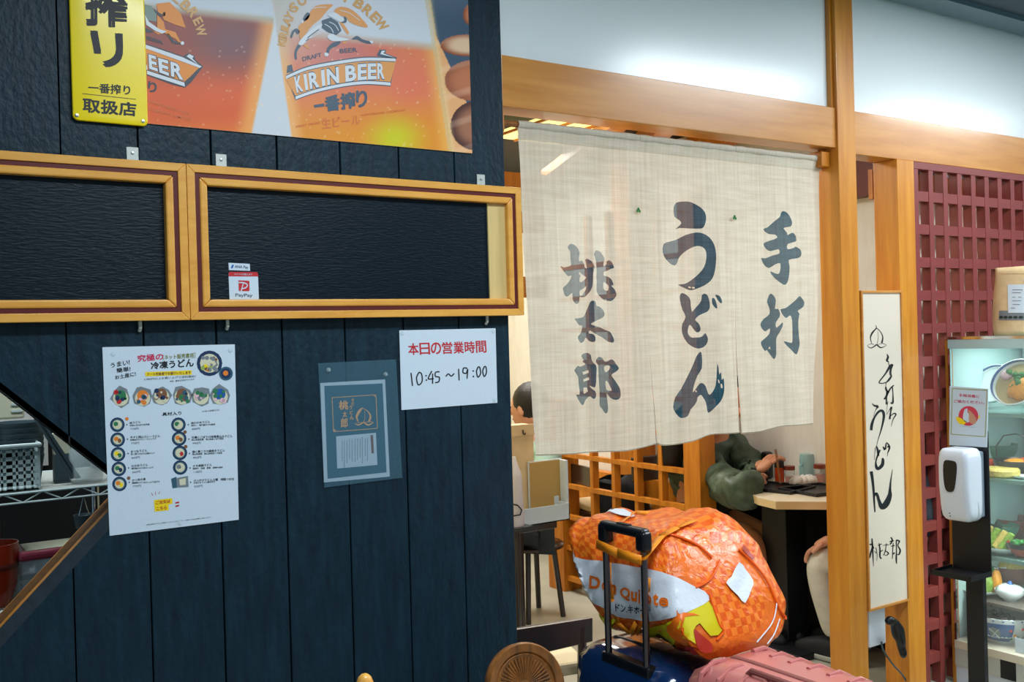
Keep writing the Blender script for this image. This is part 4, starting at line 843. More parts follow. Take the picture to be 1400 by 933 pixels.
for L in ([(205, 20, 10), (195, 100, 6), (190, 180, 5)], [(215, 0, 14), (235, 60, 30), (240, 130, 24)], [(265, 50, 16), (230, 130, 22), (210, 200, 18), (215, 265, 36), (240, 290, 40), (290, 245, 44), (300, 180, 36), (290, 155, 16)], [(355, 10, 24), (385, 20, 16), (365, 80, 10), (355, 135, 5)], [(305, 20, 14), (320, 55, 14)],
    [(150, 325, 40), (165, 420, 36), (180, 560, 30), (188, 700, 24), (198, 845, 16)], [(190, 660, 8), (205, 610, 26), (225, 620, 36), (250, 700, 40), (285, 780, 62), (340, 740, 80), (385, 640, 60), (390, 560, 34), (400, 440, 18), (422, 300, 6)]): stroke(mb, zd(L), sf)
for L in ([(160, 340, 14), (165, 420, 22), (170, 520, 20), (180, 700, 6)], [(130, 420, 20), (160, 420, 16), (185, 470, 14)], [(165, 450, 14), (140, 540, 22), (130, 590, 20)], [(210, 460, 10), (225, 540, 8), (222, 630, 5)], [(190, 500, 6), (215, 530, 10)], [(250, 400, 8), (262, 480, 20), (262, 570, 20), (280, 600, 20)], [(240, 430, 16), (285, 410, 10)], [(250, 520, 10), (300, 490, 12)], [(305, 560, 10), (330, 500, 12), (345, 400, 8)], [(300, 430, 8), (375, 420, 10)], [(335, 500, 10), (370, 530, 18), (350, 555, 10), (320, 550, 6)],
    [(400, 325, 14), (420, 365, 20), (390, 420, 18)], [(385, 380, 12), (440, 370, 14)], [(430, 400, 12), (425, 500, 12), (420, 600, 10)], [(400, 440, 10), (450, 430, 12)], [(430, 540, 24), (450, 520, 12)], [(470, 370, 16), (472, 500, 14), (470, 600, 22), (475, 665, 12)], [(465, 365, 18), (510, 375, 20), (490, 430, 14), (520, 490, 22), (505, 545, 18), (480, 545, 8)]): stroke(mb, zf(L), sf)
mb.build('lettering', 'ink', ls_)
# ================================================================== KITCHEN THINGS seen through the diamond window
KY = .42
def shelf_z(px, py): return P(px, py, KY).z
Z1 = P(70, 670.5, KY).z; Z2 = .77
ks = thing('wire_shelf', 'white wire shelf unit seen through the diamond window', 'shelf', (.2, KY+.2, 0))
for z in (Z1, Z2):
    for y in (KY, KY+.42):
        mb = MB(); mb.tube([(-.5, y, z), (.70, y, z)], .0035, 6); mb.tube([(-.5, y, z-.024), (.70, y, z-.024)], .003, 6)
        x = -.5; up = 1; pts = []
        while x < .70: pts.append((x, y, z-(0 if up else .024))); x += .045; up = not up
        mb.tube(pts, .0024, 6); mb.build('edge_truss', 'basket', ks, smooth=True)
    for k in range(24): 
        y = KY+.012+k*.0172; MB().tube([(-.5, y, z), (.70, y, z)], .0016, 5).build('shelf_wire', 'tab', ks)
for x in (.60, -.45):
    for y in (KY+.03, KY+.40): MB().tube([(x, y, 0), (x, y, 1.32)], .0125, 12).build('post', 'chrome', ks, smooth=True)
# basket with slotted sides
def basket():
    t = thing('plastic_basket', 'white slotted plastic basket on the upper wire shelf', 'basket', (.25, KY+.12, Z1))
    x0, x1 = .02, P(54, 640, KY+.02).x; zt = P(30, 610, KY+.02).z; z0 = Z1+.004; y0, y1 = KY+.02, KY+.26; fl = .012
    mb = MB(); nx_ = 22; n_z = 5
    def wall(a, b_, c, d):    # frame, slats
        pass
    # front: horizontal bands and vertical bars
    W_ = x1-x0; bands = [z0, z0+.016]+[z0+.016+(zt-z0-.040)*k/4 for k in range(1, 4)]+[zt-.022]
    for z in bands: mb.box(x0, x1, y0, y0+.003, z-.004 if z > z0 else z, z+.006)
    for k in range(nx_+1):
        x = x0+W_*k/nx_; w = .0052 if (k % 9) else .014; mb.box(x-w/2, x+w/2, y0, y0+.003, z0, zt-.01)
    mb.build('front_side', 'basket', t)
    mb = MB()
    for z in bands: mb.box(x1-.003, x1, y0, y1, z-.004, z+.006)
    for k in range(19): y = y0+(y1-y0)*k/18; mb.box(x1-.003, x1, y-.0018, y+.0018, z0, zt-.01)
    mb.build('end_side', 'basket', t)
    MB().box(x0, x1, y0, y1, z0, z0+.003).build('bottom', 'basket', t); MB().box(x0, x1, y1-.003, y1, z0, zt-.01).build('back_side', 'basket', t); MB().box(x0, x0+.003, y0, y1, z0, zt-.01).build('end_side', 'basket', t)
    mb = MB(); mb.tube([(x0, y0-.003, zt), (x1+.003, y0-.003, zt), (x1+.006, y1, zt), (x0, y1, zt)], .006, 8, closed=True); mb.build('rim', 'basket', t, smooth=True)
basket()
cx = P(25, 600, KY+.14).x; zb = P(25, 612, KY+.12).z-.045
for k in range(7):
    mb = MB(); mb.lathe([(0, 0), (.050, 0), (.058, .010), (.060, .024), (.0575, .024), (.055, .012), (0, .004)], (cx, KY+.13, zb+.0145*k), 28); o = mb.build('plastic_bowl', 'greylid', smooth=True)
    setp(o, 'topmost of the grey bowls nested in the white basket' if k == 6 else 'grey bowl %s from the bottom of the stack nested in the white basket' % ('lowest', 'second', 'third', 'fourth', 'fifth', 'sixth')[k], 'bowl', None if k == 6 else 'grey bowls in the basket')
    if k < 6: o['group'] = 'grey bowls in the basket'
c = P(5, 600, KY+.13)
o = MB().lathe([(0, 0), (.045, 0), (.05, .09), (.048, .09), (.043, .004), (0, .004)], (c.x-.045, KY+.14, zb), 24).build('plastic_tub', 'greylid', smooth=True); setp(o, 'dark grey tub beside the stacked bowls at the left picture edge', 'tub')
for q, (px, py) in enumerate(((36, 640), (8, 645))):  # tubs added inside so that the basket slots look dark
    c = P(px, py, KY+.10); o = MB().lathe([(0, 0), (.038, 0), (.046, .055), (.043, .055), (.036, .004), (0, .004)], (c.x, KY+.13+.0*q, Z1+.012), 24).build('plastic_tub', 'greylid', smooth=True); setp(o, ['low grey tub standing under the bowl stack in the white basket', 'low grey tub at the left end inside the white basket'][q], 'tub')
# beige machine and box at the back, upper left
t = thing('beige_appliance', 'beige wall appliance with ribbed front in the top of the diamond window', 'appliance', (.3, 1.2, 1.3))
a = P(-20, 530, .95); b_ = P(34, 572, .95)
MB().box(a.x, b_.x, .95, 1.05, b_.z, a.z+.08).build('housing', 'beige', t, bevel=.006)
m_ = P(12, 560, .95).x; mb = MB()
for k in range(6): mb.box(m_+.006, b_.x-.006, .944, .951, b_.z+.02+k*.02, b_.z+.026+k*.02)
mb.build('vent_ribs', 'basket', t)
o = MB().box(P(-60, 600, 1.3).x, P(66, 600, 1.3).x, 1.31, 1.33, P(30, 640, 1.3).z, 1.9).build('wall_panel', 'walllight'); setp(o, 'bright white wall panel behind the basket', 'panel')
# dark blades leaning on the shelf
t = thing('tong_bundle', 'dark steel tongs leaning behind the basket', 'tongs', (.4, KY+.2, Z1))
for d, e in ((0, 0), (6, 5)):
    a = P(40+d, 563+e, KY+.05); b_ = P(98+d, 655, KY+.05); MB().prism([a, a+Vector((.010, 0, .006)), b_+Vector((.012, 0, .002)), b_], (0, .004, 0)).build('arm', 'greylid', t)
p = P(86, 607, KY+.1); t = thing('beige_carton', 'small beige carton behind the dark steel tongs', 'carton', p); MB().box(p.x-.022, p.x+.018, KY+.1, KY+.13, p.z-.028, p.z+.028).build('body', 'beige', t, bevel=.002); MB().box(p.x-.022, p.x+.018, KY+.1, KY+.13, Z1+.004, p.z-.028).build('stand', 'greylid', t)
p = P(118, 640, KY+.07); t = thing('glass_jar', 'empty clear glass jar at the right end of the upper wire shelf', 'jar', (p.x, KY+.07, Z1)); 
MB().lathe([(0, 0), (.038, 0), (.042, .01), (.042, .085), (.032, .10), (.032, .115), (.029, .115), (.029, .10), (.039, .083), (.039, .012), (0, .005)], (p.x, KY+.07, Z1+.004), 28).build('body', 'clear', t, smooth=True); MB().lathe([(.034, 0), (.034, .014), (0, .016)], (p.x, KY+.07, Z1+.119), 24).build('lid', 'greylid', t, smooth=True)
# hanging dark clip below shelf
p = P(115, 710, KY+.03); t = thing('hanging_scoop', 'dark scoop with wire loop hanging under the upper wire shelf', 'scoop', p)
MB().tube([(p.x, KY+.03, Z1-.026), (p.x-.012, KY+.03, p.z+.01), (p.x+.012, KY+.03, p.z+.01)], .0018, 6, closed=True).build('wire_loop', 'chrome', t); MB().lathe([(.0, -.025), (.02, -.022), (.026, .012), (.024, .012), (.018, -.02), (0, -.022)], (p.x, KY+.03, p.z), 20).build('cup', 'greylid', t, smooth=True)
# food container with maroon lid, red bowl, steel pan
a, b_ = P(30, 790, KY+.03), P(112, 760, KY+.03); zt = P(60, 755, KY+.03).z
t = thing('food_container', 'clear food container with a maroon clip lid on the lower wire shelf', 'container', (.4, KY+.1, Z2))
zc0 = Z2+.004
MB().box(a.x, b_.x+.02, KY+.03, KY+.16, zc0, zt-.018).build('tub', 'clear', t, bevel=.008); MB().box(a.x-.007, b_.x+.027, KY+.022, KY+.168, zt-.018, zt+.004).build('lid', 'lidred', t, bevel=.007)
MB().box(a.x+.012, b_.x+.006, KY+.045, KY+.15, zt+.004, zt+.0065).build('lid_panel', 'beige', t, bevel=.002); MB().box(a.x+.006, b_.x+.014, KY+.036, KY+.154, zc0+.004, zc0+.035).build('contents', 'paper', t, bevel=.004)
p = P(-6, 790, KY+.05)
t = thing('red_bowl', 'red lacquer bowl on the lower shelf at the left picture edge', 'bowl', (p.x, KY+.06, Z2))
z_ = P(10, 742, KY+.05).z; hh = z_-Z2-.004
MB().lathe([(0, 0), (.030, 0), (.034, .005), (.050, hh*.35), (.053, hh*.6), (.056, hh), (.053, hh), (.046, hh*.4), (0, .01)], (p.x, KY+.06, Z2+.004), 32).build('body', 'redbowl', t, smooth=True); MB().lathe([(.0545, hh*.60), (.0552, hh*.63), (.0552, hh*.66), (.0545, hh*.69)], (p.x, KY+.06, Z2+.004), 32).build('band', 'inlay', t)
t = thing('steel_pan', 'shallow steel pan between the red bowl and the food container', 'pan', (.3, KY+.24, Z2)); p = P(22, 800, KY+.22)
MB().lathe([(0, 0), (.10, 0), (.115, .045), (.118, .045), (.102, -.0), (0, -.002)], (p.x+.02, KY+.27, Z2+.008), 32).build('body', 'steel', t, smooth=True)
o = MB().box(p.x-.13, p.x-.02, KY+.34, KY+.36, Z2+.005, Z2+.19).build('chopping_board', 'brownbowl'); setp(o, 'dark brown board standing behind the red bowl', 'board')

# ================================================================== DINING ROOM
TZ = .70
pts = [(3.18, .50), (3.345, .34), (RX-.016, .34), (RX-.016, .94), (3.38, .94), (3.205, .62)]
dt = thing('dining_table', 'pale laminate dining table with clipped corners and black pedestal', 'table', (3.45, .68, 0))
MB().prism([(x, y, TZ-.034) for x, y in pts], (0, 0, .032)).build('edge_board', 'tableedge', dt, bevel=.002); MB().prism([(x, y, TZ-.0022) for x, y in pts], (0, 0, .0022)).build('tabletop', 'tabletop', dt)
MB().box(3.42, 3.56, .66, .80, .03, TZ-.034).build('pedestal', 'blackmetal', dt, bevel=.004); MB().box(3.30, 3.70, .50, .95, 0, .03).build('foot_plate', 'blackmetal', dt, bevel=.006)
def onT(px, py): return PZ(px, py, TZ)
def tray(px, py, w, d, rot, label):
    c = onT(px, py); R_ = Matrix.Rotation(rot, 4, 'Z'); T = Matrix.Translation(c) @ R_
    t = thing('serving_tray', label, 'tray', c, 'dark serving trays'); mb = MB(); mb.box(-w/2, w/2, -d/2, d/2, .0005, .006, T); mb.build('base', 'tray', t)
    mb = MB(); mb.tube([T @ Vector(p) for p in ((-w/2, -d/2, .010), (w/2, -d/2, .010), (w/2, d/2, .010), (-w/2, d/2, .010))], .006, 8, closed=True); mb.build('rim', 'tray', t, smooth=True); return c
tc1 = tray(1062, 669, .20, .26, .15, 'dark serving tray in front of the green jacket diner'); tc2 = tray(1118, 672, .24, .22, -.1, 'dark serving tray at the pillar side of the table')
# condiments
def jar(name, label, cat, px, py, prof, m, lid=None, lm='redcap', group=None, fill=None):
    c = onT(px, py); t = thing(name, label, cat, c, group); MB().lathe(prof, c+Vector((0, 0, .0005)), 24).build('body', m, t, smooth=True)
    if lid: MB().lathe(lid, c, 24).build('cap', lm, t, smooth=True)
    if fill: MB().lathe(fill, c, 20).build('contents', 'amber', t, smooth=True)
    return t
c = onT(1054, 662); t = thing('menu_holder', 'dark menu stand with pale labels on the dining table', 'stand', c+Vector((-.02, .05, 0)))
T = Matrix.Translation(c+Vector((-.03, .04, 0))) @ Matrix.Rotation(-.5, 4, 'Z'); MB().box(-.035, .035, -.02, .02, .0, .075, T).build('box', 'tray', t, bevel=.003); MB().box(-.036, .036, -.022, -.019, .006, .012, T).build('label_strip', 'paper', t)
c = onT(1067, 655); t = thing('napkin_dispenser', 'black napkin dispenser behind the chili bottle', 'dispenser', c+Vector((.02, .05, 0)))
MB().box(c.x-.02, c.x-.06, c.y+.02, c.y+.07, TZ, TZ+.13).build('housing', 'black', t, bevel=.012); MB().box(c.x-.005, c.x+.045, c.y+.015, c.y+.021, TZ+.03, TZ+.10).build('face', 'brownbowl', t)
t = jar('chili_bottle', 'black capped bottle with orange label on the table', 'bottle', 1066, 661, [(0, 0), (.019, 0), (.021, .004), (.021, .075), (0, .078)], 'amber', [(.022, .074), (.022, .104), (.017, .110), (0, .111)], 'black')
jar('spice_jar', 'small clear spice jar with red-brown cap left of the blue water jug', 'jar', 1080, 661, [(0, 0), (.021, 0), (.023, .004), (.023, .062), (0, .064)], 'clear', [(.024, .062), (.024, .080), (0, .081)], 'redcap', 'spice jars', [(0, .003), (.019, .003), (.019, .032), (0, .032)])
jar('spice_jar', 'clear spice jar with red-brown cap partly behind the big pillar', 'jar', 1121, 660, [(0, 0), (.023, 0), (.026, .004), (.026, .066), (0, .068)], 'clear', [(.027, .066), (.027, .084), (0, .085)], 'redcap', 'spice jars', [(0, .003), (.022, .003), (.022, .04), (0, .04)])
c = onT(1104, 657); t = thing('water_jug', 'pale blue plastic water jug at the wall end of the table', 'jug', c)
MB().lathe([(0, 0), (.035, 0), (.037, .005), (.034, .085), (.036, .09), (.031, .125), (0, .126)], c, 28).build('body', 'aqua', t, smooth=True); MB().tube([c+Vector((-.036, -.0, .08)), c+Vector((-.062, -.01, .075)), c+Vector((-.060, -.01, .03)), c+Vector((-.037, 0, .02))], .005, 8).build('handle', 'aqua', t, smooth=True)
c = onT(1096, 664); t = thing('crumpled_napkins', 'heap of crumpled white paper napkins between the jars', 'napkins', c)
for k in range(3): MB().blob(c+Vector((.03*k-.03, -.01*k, .020)), .034, .03, .026, .22, seg=14).build('napkin', 'napkin', t, smooth=2)
c = onT(1048, 656)+Vector((-.05, .02, 0)); t = thing('green_bowl', 'green bowl in front of the diner in the green jacket', 'bowl', c); MB().lathe([(0, 0), (.03, 0), (.055, .03), (.062, .055), (.059, .055), (.05, .03), (0, .012)], c+Vector((0, 0, .002)), 28).build('body', 'greenbowl', t, smooth=True)
# ---------------- people
def skin(name, pts, edges, m, parent, sub=2, root=None, label=None):
    me = bpy.data.meshes.new('s'); ks_ = list(pts); me.from_pydata([Vector(pts[k][0]) for k in ks_], [(ks_.index(a), ks_.index(b_)) for a, b_ in edges], [])
    ob = bpy.data.objects.new('s', me); COL.objects.link(ob); md = ob.modifiers.new('k', 'SKIN'); md.use_smooth_shade = True
    sv = me.skin_vertices[0].data
    for i, k in enumerate(ks_):
        r = pts[k][1]; sv[i].radius = (r, r) if not isinstance(r, tuple) else r; sv[i].use_root = (k == (root or ks_[0]))
    sb = ob.modifiers.new('u', 'SUBSURF'); sb.levels = sub; sb.render_levels = sub
    dg = bpy.context.evaluated_depsgraph_get(); dg.update(); me2 = bpy.data.meshes.new_from_object(ob.evaluated_get(dg))
    bpy.data.objects.remove(ob); off = wloc(parent) if parent else Vector((0, 0, 0))
    for v in me2.vertices: v.co -= off
    me2.materials.clear()
    for x in (m if isinstance(m, (list, tuple)) else [m]): me2.materials.append(M[x])
    me2.polygons.foreach_set('use_smooth', [True]*len(me2.polygons)); me2.name = name
    o = bpy.data.objects.new(name, me2); COL.objects.link(o); o.parent = parent
    if label: o['label'] = label
    return o
V = Vector
def chain(*ks_): return list(zip(ks_[:-1], ks_[1:]))
def head(parent, c, face, hair='hair', long=None, r=.095):
    f = V(face).normalized(); s_ = f.cross(V((0, 0, 1))).normalized(); u = s_.cross(f).normalized()
    def L(a, b_, z): return c+s_*a+f*b_+u*z
    Mx = Matrix((s_, f, u)).transposed()
    mb = MB(); mb.blob(c, .075, .092, .112, 0, Mx, 20); mb.blob(L(0, .03, -.045), .052, .062, .062, 0, Mx, 16); mb.blob(L(0, .093, -.015), .013, .020, .024, 0, Mx, 10)
    for a in (-.076, .076): mb.blob(L(a, -.005, -.01), .010, .020, .032, 0, Mx, 10)
    h = mb.build('head', 'skin', parent, smooth=2)
    e = MB(); [e.blob(L(a, .084, .008), .010, .007, .006, 0, Mx, 8) for a in (-.03, .03)]; e.build('eyes', 'hair', h, smooth=2)
    e = MB(); e.blob(L(0, .088, -.055), .022, .008, .006, 0, Mx, 8); e.build('mouth', 'lidred', h, smooth=2)
    e = MB(); e.blob(L(0, -.018, .022), .086, .094, .106, .02, Mx, 20)
    e.build('hair', hair, parent, smooth=2)
    if long:
        e = MB(); pts = [L(0, -.06, .02)]+[V(p) for p in long]; e.tube(crom([tuple(p) for p in pts], False, 4), [.075]*4+[.07]*4*(len(pts)-2)+[.03], 14); e.build('long_hair', hair, parent, smooth=2)
def hand(parent, w, d, up, m='skin', curl=.5, name='hand', side=1):
    d = V(d).normalized(); up = V(up).normalized(); s_ = d.cross(up).normalized()*side; up = up
    pts = {'w': (w, .024), 'p': (w+d*.05, (.036, .020)), 'k': (w+d*.085, (.038, .017))}; ed = [('w', 'p'), ('p', 'k')]
    o = skin(name, pts, ed, m, parent, 2)
    for i, (a, l) in enumerate(((-.030, .070), (-.010, .080), (.010, .076), (.028, .060))):
        b_ = w+d*.082+s_*a; q = {0: (b_-d*.015, .0095), 1: (b_+d*l*.45-up*l*.1*curl, .009), 2: (b_+d*l*.75-up*l*.45*curl, .0085), 3: (b_+d*l*.88-up*l*.8*curl, .0075)}
        skin('finger', q, chain(0, 1, 2, 3), m, o, 1)
    b_ = w+d*.03-s_*.03; skin('thumb', {0: (b_, .013), 1: (b_-s_*.022+d*.022-up*.006, .011), 2: (b_-s_*.026+d*.05-up*.016, .009)}, chain(0, 1, 2), m, o, 1)
    return o
# diner in the green jacket: hips, lap and legs behind the partition, leaning on the table
sh = P(958, 640, 1.12); hip = V((3.54, 1.34, .47))
sh1 = V((3.36, 1.12, .875)); elb = P(1015, 678, .71); wr = P(1036, 646, .76); hd = P(1042, 634, .78)
g = thing('person', 'person in a green nylon jacket leaning on the dining table, eating', 'person', (3.5, 1.4, 0))
neck = V((3.46, 1.09, .985)); kn = P(1029, 742, .82); kn2 = kn+V((.11, -.0, .0)); an = V((kn.x+.0, kn.y+.02, .09)); an2 = an+V((.11, 0, 0))
body = {'hip': (hip, (.15, .12)), 'chest': (V((3.50, 1.22, .74)), (.14, .11)), 'neck0': (V((3.47, 1.11, .93)), .06), 'neck': (neck, .05),
        'hl': (hip+V((-.09, -.08, .0)), .085), 'kl': (kn, .088), 'al': (an, .042), 'fl': (an+V((0, -.14, -.04)), .035), 'hr': (hip+V((.07, -.08, 0)), .085), 'kr': (kn2, .066), 'ar': (an2, .042), 'fr': (an2+V((0, -.14, -.04)), .035)}
skin('body', body, chain('hip', 'chest', 'neck0', 'neck')+chain('hip', 'hl', 'kl', 'al', 'fl')+chain('hip', 'hr', 'kr', 'ar', 'fr'), 'skin2', g, label='bare tanned legs')
sl = P(962, 650, 1.17); sr = V((3.56, 1.12, .87)); el2 = V((3.60, 1.00, .74)); wr2 = V((3.46, .90, .745))
jk = {'waist': (hip+V((0, .0, .06)), (.155, .15)), 'mid': (V((3.545, 1.31, .70)), (.185, .16)), 'chest': (V((3.49, 1.19, .82)), (.165, .15)), 'col': (V((3.47, 1.10, .925)), (.085, .08)),
      'sl': (sl, .105), 'ul': (P(997, 664, .93), .094), 'el': (elb, .102), 'fl': ((elb*.48+wr*.52), .074), 'wl': (wr+(elb-wr)*.10, .042), 'sr': (sr, .10), 'er': (el2, .075), 'wr': (wr2, .045)}
jo = skin('jacket', jk, chain('waist', 'mid', 'chest', 'col')+chain('chest', 'sl', 'ul', 'el', 'fl', 'wl')+chain('chest', 'sr', 'er', 'wr'), 'green', g, 3)
# cloth folds on the jacket
from mathutils import noise
for v in jo.data.vertices:
    w_ = v.co+V(wloc(g)); n_ = -abs(noise.noise(w_*11))*.030+noise.noise(w_*22+V((5, 0, 0)))*.010+abs(noise.noise(w_*30))*.008; v.co += v.normal*n_
st = {'a': (hip+V((0, -.02, .0)), (.17, .14)), 'hl': (hip+V((-.09, -.10, .0)), .105), 'tl': (hip*.62+kn*.38+V((-.04, 0, .01)), .092), 'hr': (hip+V((.07, -.10, 0)), .10), 'tr': (hip*.5+kn2*.5+V((.03, 0, .01)), .09)}
skin('shorts', st, chain('a', 'hl', 'tl')+chain('a', 'hr', 'tr'), 'darkcloth', g, 2)
for a in (an, an2): MB().blob(a+V((0, -.07, -.05)), .045, .13, .042, seg=14).build('shoe', 'shoe', g, smooth=2)
head(g, V((3.44, 1.01, 1.085)), (-.1, -1, -.45), long=[(3.38, 1.17, 1.02), (3.34, 1.27, .90), (3.34, 1.31, .72)])
hand(g, wr+V((.0, 0, .0)), (hd-wr)+V((.02, -.03, .02)), (-.6, 0, .8), 'skin', .9)
hand(g, wr2, (-.5, -.8, .1), (0, 0, 1), 'skin', .8)
t = thing('chopsticks', 'pair of wooden chopsticks in the raised hand of the green jacket diner', 'chopsticks', hd)
for k in (0, .008): MB().tube([hd+V((.03+k, -.05, .065)), hd+V((k+.00, -.10, -.08))], .0022, 6).build('chopstick', 'discwood', t)
# seat for the diner
def chair(loc, rot, label, group, back=.80, seatm='seatbeige', name='dining_chair'):
    t = thing(name, label, 'chair', loc, group); t_ = Matrix.Translation(V(loc)) @ Matrix.Rotation(rot, 4, 'Z')
    MB().box(-.20, .20, -.20, .20, .40, .435, t_).build('seat_frame', 'darkwood', t, bevel=.004); MB().box(-.19, .19, -.19, .19, .435, .475, t_).build('seat', seatm, t, bevel=.014, bseg=3)
    for a in (-.18, .18):
        for b_ in (-.18, .18): 
            mb = MB(); mb.tube([t_ @ V((a, b_, .40)), t_ @ V((a*1.08, b_*1.08, 0))], [.021, .013], 8); mb.build('leg', 'darkwood', t, smooth=True)
    for a in (-.18, .18): mb = MB(); mb.tube([t_ @ V((a, .19, .40)), t_ @ V((a, .235, back-.06))], [.018, .014], 8); mb.build('back_post', 'darkwood', t, smooth=True)
    MB().box(-.205, .205, .225, .25, back-.13, back, t_).build('backrest', 'darkwood', t, bevel=.006)
    return t
chair((3.60, 1.42, 0), 0, 'dark wooden chair under the diner in the green jacket', 'dark wooden dining chairs', .76)
# near diner: white trousers, hand on knee, behind the big pillar
kneep = P(1113, 752, .44)
w = thing('person', 'seated person in white trousers with a hand on the knee, mostly behind the pillar', 'person', (3.55, .05, 0))
hipw = V((3.58, .16+.0, .47)); K = V((3.335, .43, .445)); shoe = PZ(1118, 890, 0); toe, heel = PZ(1103, 884, .03), PZ(1152, 897, .03); AK = V((heel.x*.8+toe.x*.2, heel.y*.8+toe.y*.2, .10)); K2 = K+V((.20, .02, 0)); A2 = AK+V((.18, .05, 0))
# the far knee carries the hand; torso rises behind the lit sign
tb_ = {'hip': (hipw, (.15, .11)), 'belly': (hipw+V((.01, -.02, .18)), (.14, .10)), 'chest': (hipw+V((.01, 0, .38)), (.155, .10)), 'n0': (hipw+V((.0, .01, .53)), .055), 'n': (hipw+V((0, .03, .60)), .048),
      'sl': (hipw+V((-.17, .0, .47)), .058), 'el': (V((3.33, .17, .66)), .043), 'wl': (K+V((.0, -.085, .105)), .028), 'sr': (hipw+V((.14, .0, .47)), .055), 'er': (V((3.70, .26, .70)), .043), 'wr': (V((3.62, .36, .73)), .028)}
skin('body', tb_, chain('hip', 'belly', 'chest', 'n0', 'n')+chain('chest', 'sl', 'el', 'wl')+chain('chest', 'sr', 'er', 'wr'), 'skin', w)
tr = {'hip': (hipw, (.165, .125)), 'hl': (hipw+V((-.10, .05, 0)), .09), 'ml': ((hipw+K)/2+V((-.03, 0, .01)), .076), 'kl': (K, .060), 'cl': ((K+AK)/2+V((.0, .0, 0)), .056), 'al': (AK, .046), 'hr': (hipw+V((.08, .06, 0)), .09), 'kr': (K2, .066), 'ar': (A2, .046)}
o = skin('trousers', tr, chain('hip', 'hl', 'ml', 'kl', 'cl', 'al')+chain('hip', 'hr', 'kr', 'ar'), 'whitecloth', w)
sh_ = {'a': (hipw+V((.0, 0, .05)), (.165, .13)), 'b': (hipw+V((.01, -.01, .22)), (.16, .12)), 'c': (hipw+V((.01, 0, .40)), (.17, .12)), 'n': (hipw+V((0, .0, .50)), .08), 'sl': (hipw+V((-.17, .0, .46)), .078), 'ml': (V((3.36, .15, .80)), .066), 'sr': (hipw+V((.14, .0, .46)), .075), 'mr': (V((3.69, .22, .82)), .064)}
skin('shirt', sh_, chain('a', 'b', 'c', 'n')+chain('c', 'sl', 'ml')+chain('c', 'sr', 'mr'), 'darkcloth', w)
head(w, hipw+V((0, .05, .72)), (0, 1, -.2))
hand(w, K+V((.0, -.085, .105)), (-.12, .95, -.55), (-.2, .3, 1), 'skin', .75)
fd = (toe-heel); fd.z = 0; fl0 = fd.length; fd.normalize(); ang = math.atan2(-fd.x, fd.y); RZ = Matrix.Rotation(ang, 3, 'Z')
for off in (V((0, 0, 0)), V((.18, .06, 0))):
    c0 = (toe+heel)/2+off; c0.z = 0
    vs, fs = rbox(0, 0, .048, .046, .135, .046, 6, .55); vs = [V((v.x, v.y, v.z*(1-.35*max(0, v.y)/.135))) for v in vs]
    mb = MB(); mb.add([RZ @ v+c0 for v in vs], fs); so = mb.build('shoe', 'shoe', w, smooth=2)
    vs, fs = rbox(0, 0, .014, .049, .139, .014, 6, .4); mb = MB(); mb.add([RZ @ v+c0 for v in vs], fs); mb.build('sole', 'sole', so, smooth=2)
for v in w.children:
    pass
t = thing('stool', 'low dark stool under the person in white trousers', 'stool', (3.60, .20, 0)); MB().box(3.44, 3.72, .13, .33, .33, .38).build('seat', 'darkwood', t, bevel=.01)
for a in (3.46, 3.70):
    for b_ in (.15, .31): MB().tube([(a, b_, 0), (a, b_, .33)], .014, 8).build('leg', 'darkwood', t)
# dark coat on a chair behind the partition
ct = chair((3.55, 2.02, 0), math.pi/2*.9, 'dark wooden chair carrying the navy coat behind the partition', 'dark wooden dining chairs', .70)
o = skin('navy_coat', {0: (P(850, 662, 1.85), (.11, .12)), 1: (P(848, 700, 1.85), (.15, .14)), 2: (P(846, 760, 1.85), (.15, .13)), 3: (P(868, 655, 1.78), .09), 4: (P(822, 690, 1.92), .08)}, [(1, 0), (1, 2), (1, 3), (1, 4)], 'darkcloth', None)
for v in o.data.vertices: v.co += v.normal*(noise.noise(v.co*12)*.02)
setp(o, 'dark navy coat heaped over the chair behind the wooden grid', 'coat')
MBb = MB().box(3.66, RX-.016, 1.5, 3.2, .36, .60); o = MBb.build('wall_bench', 'woodin'); setp(o, 'orange wooden bench back along the far wall behind the grid', 'bench')
# far person at the curtain's left edge
fp = thing('person', 'person with dark hair and mint top at the far left behind the curtain', 'person', (2.75, 1.9, 0))
c = P(722, 557, 1.8); hb = V((c.x, c.y, .47)); kk = hb+V((-.36, .12, .03))
bd = {'hip': (hb, (.14, .11)), 'b': (hb+V((0, 0, .22)), (.13, .10)), 'chest': (V((c.x, c.y, c.z-.27)), (.15, .10)), 'n': (V((c.x, c.y, c.z-.12)), .05), 'hl': (hb+V((-.1, .08, 0)), .08), 'kl': (kk, .06), 'al': (V((kk.x, kk.y, .08)), .04), 'hr': (hb+V((-.1, -.08, 0)), .08), 'kr': (kk+V((0, -.2, 0)), .06), 'ar': (V((kk.x, kk.y-.2, .08)), .04),
      'sl': (V((c.x, c.y+.16, c.z-.21)), .05), 'el': (V((c.x-.1, c.y+.2, c.z-.42)), .042), 'wl': (V((c.x-.28, c.y+.12, c.z-.40)), .026), 'sr': (V((c.x, c.y-.16, c.z-.21)), .05), 'er': (V((c.x-.1, c.y-.2, c.z-.42)), .042), 'wr': (V((c.x-.28, c.y-.12, c.z-.40)), .026)}
E_ = chain('hip', 'b', 'chest', 'n')+chain('hip', 'hl', 'kl', 'al')+chain('hip', 'hr', 'kr', 'ar')+chain('chest', 'sl', 'el', 'wl')+chain('chest', 'sr', 'er', 'wr')
skin('body', bd, E_, 'skin', fp)
